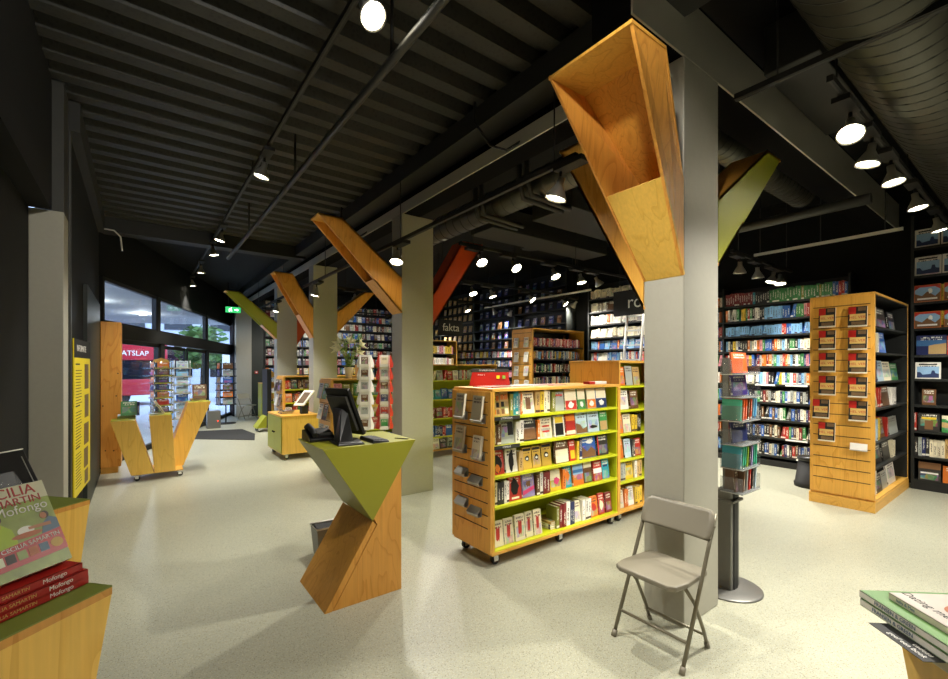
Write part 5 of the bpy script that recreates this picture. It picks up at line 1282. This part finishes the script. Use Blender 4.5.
for k in range(42):
    zz = 1.27 - k * .029
    if k % 14 in (0, 1): m.obox(P0 + u * .08 + UP * zz, u * .22, UP * .014, n * .001) if k % 14 == 0 else None
    else: m.obox(P0 + u * .08 + UP * zz, u * random.uniform(.24, .34), UP * .007, n * .001)
m.build('text_block', 'signblack', t)

# ================================================================== ENTRANCE: spinners, speaker, mat, exit sign, stands
tag(MB().prism([(1.0, 12.0, 0), (2.1, 11.0, 0), (2.3, 12.0, 0), (2.2, 13.1, 0), (1.15, 13.4, 0)], (0, 0, .012)).build('entrance_mat', 'mat'), 'dark entrance mat on the floor before the glazed front', 'mat')
def spinner(lab, x, y, ztop, r, mat, crown, n, cw, ch, pal, group, nm, z0=.55):
    t = thing('card_spinner', lab, 'card spinner', (x, y, 0))
    MB().lathe((x, y, 0), [(.001, 0), (r * 1.3, 0), (r * 1.3, .02), (.001, .03)], 24).build('base', mat, t)
    MB().cyl((x, y, .03), (x, y, ztop), .018, 10).build('pole', mat, t)
    hh = (ztop - z0) / n; tow = V((-x, -y, 0)).normalized(); a0 = math.atan2(tow.y, tow.x) + PI / 2
    m = MB(); k2 = 0
    for s in range(4):
        R = Matrix.Rotation(a0 + s * PI / 2 + .25, 3, 'Z')
        for k in range(n):
            z = z0 + k * hh
            for dx in (-r, r): m.cyl(V((x, y, z)) + R @ V((dx * .95, -r, 0)), V((x, y, z + hh)) + R @ V((dx * .95, -r, 0)), .006, 5)
            m.obox(V((x, y, z)) + R @ V((-r, -r - .03, 0)), R @ V((2 * r, 0, 0)), R @ V((0, .04, 0)), V((0, 0, .006))).obox(V((x, y, z)) + R @ V((-r, -r - .03, 0)), R @ V((2 * r, 0, 0)), R @ V((0, .003, 0)), V((0, 0, .03)))
            n3 = R @ V((0, -1, 0))
            if n3.dot(tow) > .1:
                c = random.choice(pal)
                faceout(V((x, y, z + .007)) + R @ V((-cw / 2, -r - .002, 0)), R @ V((1, 0, 0)), n3, .008, cw, min(ch, hh * .9), c, '%s card, %s pocket from below on face %s of the %s' % (c, ordn(k), 'ab'[s % 2] if s < 2 else 'c', nm), group, tilt=.1, name='postcard', cat='card')
    m.build('wire_pockets' if 0 else 'wire_frame', mat, t)
    if crown: MB().prism([(x - r, y, ztop - .02), (x + r, y, ztop - .02), (x + r * .8, y, ztop + .04), (x + .05, y, ztop + .06), (x, y, ztop + .08), (x - .05, y, ztop + .06), (x - r * .8, y, ztop + .04)], (0, .02, 0)).build('crown_board', 'wood_x', t)
    return t
spinner('wire postcard spinner with a wooden crown before the glazed front', .38, 11.2, 1.76, .15, 'chrome', True, 9, .2, .13, ['charcoal', 'brown', 'orange', 'navy', 'tan', 'red'], 'postcards on the crowned spinner', 'crowned spinner', .4)
spinner('second postcard spinner with blue views behind the crowned one', .78, 12.3, 1.80, .16, 'alu', False, 7, .24, .19, ['lightblue', 'blue', 'sky', 'white'], 'postcards on the blue spinner', 'blue spinner', .45)
spinner('black book spinner standing by the glazing next to the end pillar', 2.05, 14.75, 1.78, .2, 'black', False, 6, .26, .2, ['orange', 'brown', 'grey', 'tan', 'blue'], 'books on the black spinner', 'black spinner', .55)
t = thing('floor_speaker', 'small grey floor box with a red light near the glass door', 'speaker', (1.62, 13.85, 0))
MB().box(1.47, 13.75, 0, 1.79, 14.0, .47).build('cabinet', 'greymetal', t, .01); MB().cyl((1.72, 13.745, .2), (1.72, 13.75, .2), .014, 10).build('indicator_light', 'led', t)
t = thing('exit_sign', 'green running-man exit sign hanging before the end pillar', 'exit sign', (2.15, 14.3, 3.15))
MB().box(1.98, 14.28, 3.2, 2.36, 14.32, 3.36).build('panel', 'exitgreen', t)
MB().prism([(2.2, 14.279, 3.265), (2.26, 14.279, 3.265), (2.26, 14.279, 3.24), (2.31, 14.279, 3.28), (2.26, 14.279, 3.32), (2.26, 14.279, 3.295), (2.2, 14.279, 3.295)], (0, -.003, 0)).build('arrow', 'exitwhite', t)
m = MB().prism([(2.06, 14.279, 3.22), (2.08, 14.279, 3.22), (2.1, 14.279, 3.26), (2.13, 14.279, 3.23), (2.15, 14.279, 3.24), (2.12, 14.279, 3.28), (2.12, 14.279, 3.31), (2.09, 14.279, 3.315), (2.05, 14.279, 3.29), (2.06, 14.279, 3.28)], (0, -.003, 0)).cyl((2.12, 14.279, 3.33), (2.12, 14.276, 3.33), .014, 10); m.build('pictogram', 'exitwhite', t)
for xx in (2.05, 2.29): MB().cyl((xx, 14.3, 3.36), (xx, 14.3, 4.05), .006, 6).build('hanger', 'black', t)
t = thing('fire_alarm', 'small red fire alarm button on the dark end wall panel', 'alarm button', (3.2, 16.44, 1.5))
MB().box(3.14, 16.41, 1.42, 3.24, 16.449, 1.52).build('case', 'redplastic', t, .004); MB().box(3.165, 16.408, 1.445, 3.215, 16.411, 1.495).build('plate', 'white', t)
t = thing('leaflet_stand', 'slim black leaflet stand on a lime wedge foot with casters', 'display stand', (2.45, 12.4, 0))
MB().box(2.62, 12.2, .1, 2.72, 12.75, 1.6).build('panel', 'black', t); MB().prism([(2.38, 12.25, .1), (2.95, 12.25, .1), (2.75, 12.25, .4), (2.6, 12.25, .4)], (0, .45, 0)).build('foot', 'lime', t)
for k in range(4): MB().prism([(2.72, 12.3, .5 + k * .28), (2.86, 12.3, .62 + k * .28), (2.72, 12.3, .74 + k * .28)], (0, .4, 0)).build('pocket', 'wood_x', t)
for xx in (2.45, 2.88):
    for yy in (12.3, 12.65): caster(t, xx, yy, .1)
# hanging section signs
def sign(lab, c, w, h, s, size, along, shift=0):
    t = thing('hanging_sign', lab, 'sign', c); a = V(along).normalized(); n = a.cross(UP)
    c = V(c)
    MB().obox(c - a * w / 2 - UP * h / 2 - n * .01, a * w, UP * h, n * .02).build('board', 'signblack', t)
    text(s, size, 'white', t, c + a * shift + n * .011, a, UP, depth=.001)
    for q in (-.4, .4): MB().cyl(c + a * w * q + UP * h / 2, V((c.x + a.x * w * q, c.y + a.y * w * q, 4.46)), .005, 6).build('wire', 'black', t)
    return t
sign('black hanging section sign reading fakta above the far bookcases', (6.45, 9.55, 2.66), .75, .4, 'fakta', .27, (1, 0, 0))
sign('large black hanging section sign by the ladder, cut by the plywood branch', (7.8, 4.86, 2.93), 1.45, .5, 'romans', .36, (0, -1, 0), .14)
# kick stool
t = thing('kick_stool', 'round black kick stool behind the tall slatted display', 'stool', (7.42, 2.13, 0))
MB().lathe((7.42, 2.13, 0), [(.001, 0), (.18, 0), (.185, .05), (.17, .07), (.13, .36), (.001, .36)], 28).build('body', 'rubber', t)
MB().lathe((7.42, 2.13, .36), [(.13, 0), (.145, .01), (.145, .045), (.13, .055), (.001, .055)], 28).build('step', 'blackplastic', t)

# ================================================================== FRONT LEFT TABLE WITH THE STACKED NOVELS
C0 = V((-.05, 1.395, 0)); E1 = V((-.74, -.67, 0)).normalized(); E2 = V((-.67, .74, 0)).normalized(); ZT = 1.12
def slant_box(t, c, l1, l2, z, inset, mat='ply_front', mt='olive', extra=.0):
    hi = [c + UP * z, c + E1 * l1 + UP * z, c + E1 * l1 + E2 * l2 + UP * z, c + E2 * l2 + UP * z]
    sh = E1 * inset
    lo = [c + sh * .9 + UP * .0, c + E1 * l1 + sh + UP * .0, c + E1 * l1 + E2 * l2 + sh, c + E2 * l2 + sh * .9]
    hi2 = [p - UP * .022 for p in hi]
    MB().hull(lo, hi2).build('box', mat, t, .002)
    MB().hull(hi2, [p - UP * .004 for p in hi]).build('edge_board', 'pine', t)
    MB().hull([p - UP * .004 for p in hi], hi).build('top_panel', mt, t)
t = thing('slanted_display_bin', 'slanted plywood display box with olive top carrying the stacked novels', 'display', tuple(C0 + E1 * .2 + E2 * .13))
slant_box(t, C0, .38, .26, ZT, .25)
t = thing('slanted_display_bin', 'slanted plywood display box with olive top behind the stacked novels', 'display', (-.3, 2.5, 0))
C1 = V((-.16, 2.45, 0))
slant_box(t, C1, .31, .26, 1.10, .18)
# stack of three red novels, a fourth stands on them
S0 = C0 + E1 * .003 + E2 * .066
def stackbook(k, dx, dy, lab):
    z = ZT + .001 + k * .0185; o = S0 + E1 * dx + E2 * dy
    r = thing('book', lab, 'book', (o.x, o.y, z), group='stacked novels')
    MB().obox(o + UP * z, E1 * .215, E2 * .14, UP * .002).obox(o + UP * (z + .016), E1 * .215, E2 * .14, UP * .002).obox(o + UP * z, E1 * .215, E2 * .003, UP * .018).build('cover', 'redplastic', r)
    MB().obox(o + E1 * .003 + E2 * .003 + UP * (z + .002), E1 * .209, E2 * .134, UP * .014).build('page_block', 'pages', r)
    # spine lettering reads along the spine
    ru = -E1
    text('CECILIA SAMARTIN', .0105, 'tanplate', r, o + E1 * .155 - E2 * .0006 + UP * (z + .009), ru, UP, depth=.0003)
    text('Mofongo', .014, 'white', r, o + E1 * .06 - E2 * .0006 + UP * (z + .009), ru, UP, depth=.0003)
for k, (dx, dy) in enumerate(((0, 0), (.004, -.004), (.012, .003))):
    stackbook(k, dx, dy, 'red novel lying in the stack on the front slanted box, %s from below' % ordn(k))
z0 = ZT + .001 + 3 * .0185
t = thing('book', 'novel with a smiling woman on its green cover, standing on the red stack', 'book', tuple(S0 + UP * z0), group='stacked novels')
M['cov_green'] = flat('leafy_cover_print', '#8A9A3E', .35, noise=.55, nscale=26.)
M['cov_top'] = flat('pale_cover_print', '#D9D6B4', .35, noise=.12, nscale=30.)
M['skin'] = flat('printed_skin', '#B97A50', .4); M['dress'] = flat('printed_lime_dress', '#A8C22A', .4); M['hair'] = flat('printed_dark_hair', '#2A1810', .4); M['gold'] = flat('gold_sticker', '#C8A24A', .4)
M['deepred'] = flat('red_cover_band', '#B2241C', .35); M['shirt'] = flat('printed_blue_shirt', '#5A7488', .4); M['food'] = flat('printed_food', '#B4622E', .4, noise=.4, nscale=60.)
ta = math.radians(27)
Rr = -E1                                  # to the viewer's right along the cover
W_, H_ = .150, .205
Ab = (UP * math.cos(ta) + E2 * math.sin(ta)).normalized(); Nn = Rr.cross(Ab)
BO = S0 + E1 * (.022 + W_) + E2 * .02 + UP * (z0 + .014)      # lower left corner of the cover
MB().obox(BO - Nn * .03, Rr * W_, Ab * H_, Nn * .027).build('page_block', 'pages', t)
MB().obox(BO - Nn * .003, Rr * W_, Ab * H_, Nn * .003).build('cover', 'cov_green', t)
MB().obox(BO - Nn * .033, Rr * W_, Ab * H_, Nn * .003).build('back_cover', 'deepred', t)
def cp(x, y, lift=.0004): return BO + Rr * x * W_ + Ab * y * H_ + Nn * lift
def cpoly(pts, mat, lift, nm): MB().prism([cp(x, y, 0.0001) for x, y in pts], Nn * lift).build(nm, mat, t)
def disc(cx_, cy_, rx, ry, k=18): return [(cx_ + rx * math.cos(2 * PI * i / k), cy_ + ry * math.sin(2 * PI * i / k)) for i in range(k)]
cpoly([(0, .80), (1, .80), (1, 1), (0, 1)], 'cov_top', .0003, 'sky_print')
cpoly([(.0, .16), (.36, .16), (.42, .38), (.40, .52), (.30, .60), (.2, .6), (.06, .56), (0, .5)], 'dress', .0006, 'woman_dress')
cpoly([(.02, .50), (.10, .46), (.14, .30), (.08, .22), (.0, .3)], 'skin', .0008, 'woman_arm'); cpoly(disc(.24, .665, .085, .062), 'hair', .0007, 'woman_hair'); cpoly(disc(.245, .645, .06, .052), 'skin', .0010, 'woman_face')
cpoly([(.20, .60), (.29, .60), (.28, .56), (.22, .56)], 'skin', .0008, 'woman_neck')
cpoly([(.74, .38), (1, .38), (1, .52), (.90, .56), (.8, .5)], 'shirt', .0006, 'man_shirt'); cpoly(disc(.86, .59, .055, .045), 'hair', .0007, 'man_hair'); cpoly(disc(.835, .585, .045, .038), 'skin', .0009, 'man_face')
cpoly(disc(.56, .47, .11, .05), 'ceramic', .0006, 'teapot_print'); cpoly(disc(.56, .42, .2, .03), 'food', .0007, 'food_print'); cpoly([(.60, .5), (.9, .5), (.9, .46), (.6, .47)], 'skin', .0008, 'man_arm')
cpoly([(0, .10), (1, .14), (1, .40), (0, .32)], 'deepred', .0012, 'red_band')
cpoly(disc(.88, .24, .085, .055), 'gold', .0018, 'gold_sticker')
for k in range(5):
    x = .06 + k * .145; cpoly([(x, .16 + k * .006), (x + .12, .165 + k * .006), (x + .12, .26 + k * .006), (x, .255 + k * .006)], ['cream_p', 'maroon_p', 'green_p', 'orange_p', 'blue_p'][k] if 0 else ['cov_top', 'hair', 'cov_green', 'food', 'shirt'][k], .0017, 'small_cover')
rr2 = (Rr * math.cos(.06) + Ab * math.sin(.06))
text('CECILIA', .033, 'deepred', t, cp(.47, .925, .0008), Rr, Ab, depth=.0004); text('SAMARTIN', .025, 'deepred', t, cp(.5, .81, .0008), Rr, Ab, depth=.0004)
text('Mofongo', .029, 'white', t, cp(.60, .715, .0008), Rr, Ab, depth=.0004); text('een roman', .009, 'white', t, cp(.62, .63, .0008), Rr, Ab, depth=.0002) if 0 else None
text('CECILIA SAMARTIN', .0135, 'white', t, cp(.57, .322, .0018), rr2, Nn.cross(rr2), depth=.0004)
# black display frame with a clear pocket on the box behind
t = thing('display_easel', 'black tilted display easel with a clear pocket on the rear slanted box', 'display easel', (-.36, 2.35, 1.101))
Z2 = 1.101
a = (UP * .86 + V((-.34, .28, 0))).normalized(); u = V((-.64, -.77, 0)).normalized(); n = u.cross(a).normalized()
o = V((-.315, 2.63, Z2))
EO = (o, u, a, n)
MB().obox(o, u * .32, a * .22, n * .03).build('frame', 'blackplastic', t, .004)
MB().obox(o + a * .2205, u * .32, a * .004, n * .03).build('top_edge', 'paper', t)
MB().obox(o + u * .02 + a * .03 - n * .003 + n * .0, u * .01, a * .27, n * .0).build('edge_strip', 'alu', t) if 0 else None
sgn = -1 if n.dot(V((0, -1, 0))) < 0 else 1
fc = o + (n * .03 if sgn > 0 else V()); ns = n * sgn
MB().obox(fc + u * .02 + a * .03, u * .003, a * .16, ns * .002).build('edge_strip', 'alu', t)
MB().obox(fc + u * .035 + a * .03, u * .03, a * .014, ns * .002).build('small_label', 'paper', t)
p = fc + u * .09 + a * .0
MB().obox(p, u * .13, a * .13 + ns * .01, ns * .003).build('pocket_back', 'acrylic', t); MB().obox(p + ns * .04, u * .13, a * .13 - ns * .025, ns * .003).build('pocket_front', 'acrylic', t)
MB().obox(p + ns * .01, u * .11, a * .04, ns * .012).build('yellow_card', 'yellow', t)

# ================================================================== FRONT RIGHT TABLE WITH BOOKS
ZB = 1.0
t = thing('corner_table', 'cream topped display table at the front right corner under the books', 'table', (1.75, .1, 0))
q0 = V((1.575, .338, 0)); su = V((-.66, -.75, 0)).normalized(); sv = V((.75, -.66, 0)).normalized()
q = [tuple((q0 + su * i + sv * j)[:2]) for i, j in ((.085, .012), (.6, .012), (.6, .62), (.085, .62))]
def inset(q, f): c = (sum(x for x, _ in q) / 4, sum(y for _, y in q) / 4); return [(c[0] + (x - c[0]) * f, c[1] + (y - c[1]) * f) for x, y in q]
def z3(q, z): return [(x, y, z) for x, y in q]
MB().hull(z3(q, ZB - .03), z3(q, ZB - .001)).build('top_board', 'pages', t, .003); MB().hull(z3(inset(q, .6), 0), z3(inset(q, .96), ZB - .031)).build('box', 'ply_front', t)
def flatbook(lab, c, u, v, w, h, z, th, cov, spinec, group, lift=0, words=(), pic=None):
    """lies flat: u along the spine, v away from it"""
    u = V(u).normalized(); v = V(v).normalized(); c = V(c)
    r = thing('book', lab, 'book', (c.x, c.y, z), group=group); zz = UP * z
    MB().obox(c + zz, u * h, v * w, UP * .002).obox(c + zz + UP * (th - .002), u * h, v * w, UP * .002).build('cover', cov, r)
    MB().obox(c + zz, u * h, v * .002, UP * th).build('spine', spinec, r)
    MB().obox(c + zz + u * .004 + v * .002 + UP * .002, u * (h - .008), v * (w - .008), UP * (th - .004)).build('page_block', 'pages', r)
    for s, size, x in words: text(s, size, 'shirt', r, c + zz + u * x - v * .0006 + UP * th * .5, u, UP, depth=.0003)
    return r

su2 = V((-.62, -.78, 0)).normalized(); sv2 = V((.78, -.62, 0)).normalized()
M['cov_field'] = flat('green_landscape_print', '#6F9A58', .35, noise=.25, nscale=10.)
M['cov_pale'] = flat('pale_grey_print', '#CFC4B8', .4, noise=.2, nscale=14.)
flatbook('green covered guide with white spine, lower one of the pair at the front right corner', q0 + sv * .0, su, sv, .24, .30, ZB + .001, .018, 'cov_field', 'paper', 'guides at the front right corner', words=(('FRANSEN & GREEN', .014, .10),))
flatbook('green covered guide with white spine, upper one of the pair at the front right corner', q0 + sv * .004 - su * .008, su, sv, .24, .30, ZB + .0195, .018, 'cov_field', 'paper', 'guides at the front right corner', words=(('FRANSEN & GREEN', .014, .11),))
r = flatbook('small pale paperback with a brown circle on top of the green guides', q0 + su * .035 + sv * .045, su, sv, .15, .2, ZB + .038, .016, 'cov_pale', 'pages', 'books at the front right corner', words=(('baby & Mee', .011, .05),))
cc = q0 + su * .13 + sv * .15 + UP * (ZB + .0541)
MB().prism([cc + su * .035 * math.cos(2 * PI * i / 24) + sv * .045 * math.sin(2 * PI * i / 24) for i in range(24)], UP * .0005).build('brown_circle', 'food', r)
text('Dating met', .03, 'signblack', r, q0 + su * .10 + sv * .085 + UP * (ZB + .0542), su, -sv if 0 else sv.cross(su).cross(su) * 1 if 0 else (-sv if (su.cross(-sv)).z > 0 else sv), depth=.0003)
o3 = q0 - sv * .012 + su * .085 + UP * (ZB - .0)
r = flatbook('black leaflet with white lettering sticking out under the green guides', (1.476, .262, 0), su, sv, .1, .17, ZB - .0215 + .022, .0008, 'signblack', 'signblack', 'books at the front right corner') if 0 else None
t = thing('leaflet', 'black leaflet with white lettering sticking out under the green guides', 'leaflet', (1.48, .25, ZB - .03))
lo_ = q0 + su * .088 - sv * .045 + UP * (ZB - .0008)
MB().obox(lo_, su * .15, sv * .1, UP * .0015).build('sheet', 'signblack', t)
for k, s in enumerate(('geef een boek', 'cadeau')): text(s, .017, 'white', t, lo_ + su * (.09 + .02 * k) + sv * (.016 + .018 * k) + UP * .0018, su, (-sv if (su.cross(-sv)).z > 0 else sv), depth=.0002)

# ================================================================== the mass of small books, world, camera
ROWS.build()
w = bpy.data.worlds.new('dusk_sky'); scn.world = w; w.use_nodes = True
nt = w.node_tree; bg = nt.nodes['Background']
bg.inputs['Color'].default_value = (.50, .66, 1., 1); bg.inputs['Strength'].default_value = 4.5
# downlights added outside to brighten the arcade soffit
for k, s in enumerate((1.5, 4.5, 7.5)):
    p = FO + FE * s + FM * 2.2 + UP * 3.28
    t = thing('soffit_fill_light', 'round light added to brighten the arcade soffit outside, %s along the glazing' % ordn(k), 'fill light', p)
    MB().cyl(p, p + UP * .03, .1, 20).build('lens', 'lens', t)
    ld = bpy.data.lights.new('soffit_fill_beam', 'POINT'); ld.energy = 60; ld.color = (.95, .97, 1); ld.shadow_soft_size = .1
    lo = bpy.data.objects.new('soffit_fill_beam', ld); C.objects.link(lo); lo.parent = t; lo.location = (0, 0, -.15)

cam = bpy.data.cameras.new('camera'); co = bpy.data.objects.new('camera', cam); C.objects.link(co)
cam.sensor_fit = 'HORIZONTAL'; cam.sensor_width = 36; cam.lens = 36 * 446 / 948
cam.shift_y = (367 - 339.5) / 948; cam.clip_start = .05
co.location = (0, 0, 1.65); co.rotation_euler = (PI / 2, 0, math.radians(-37))
scn.camera = co
scn.view_settings.view_transform = 'Standard'; scn.view_settings.look = 'None'; scn.view_settings.exposure = 0.25; scn.view_settings.gamma = 1
scn.view_settings.use_curve_mapping = False
scn.cycles.use_denoising = True; scn.cycles.max_bounces = 7; scn.cycles.sample_clamp_indirect = 6; scn.cycles.transparent_max_bounces = 12
scn.cycles.use_light_tree = True
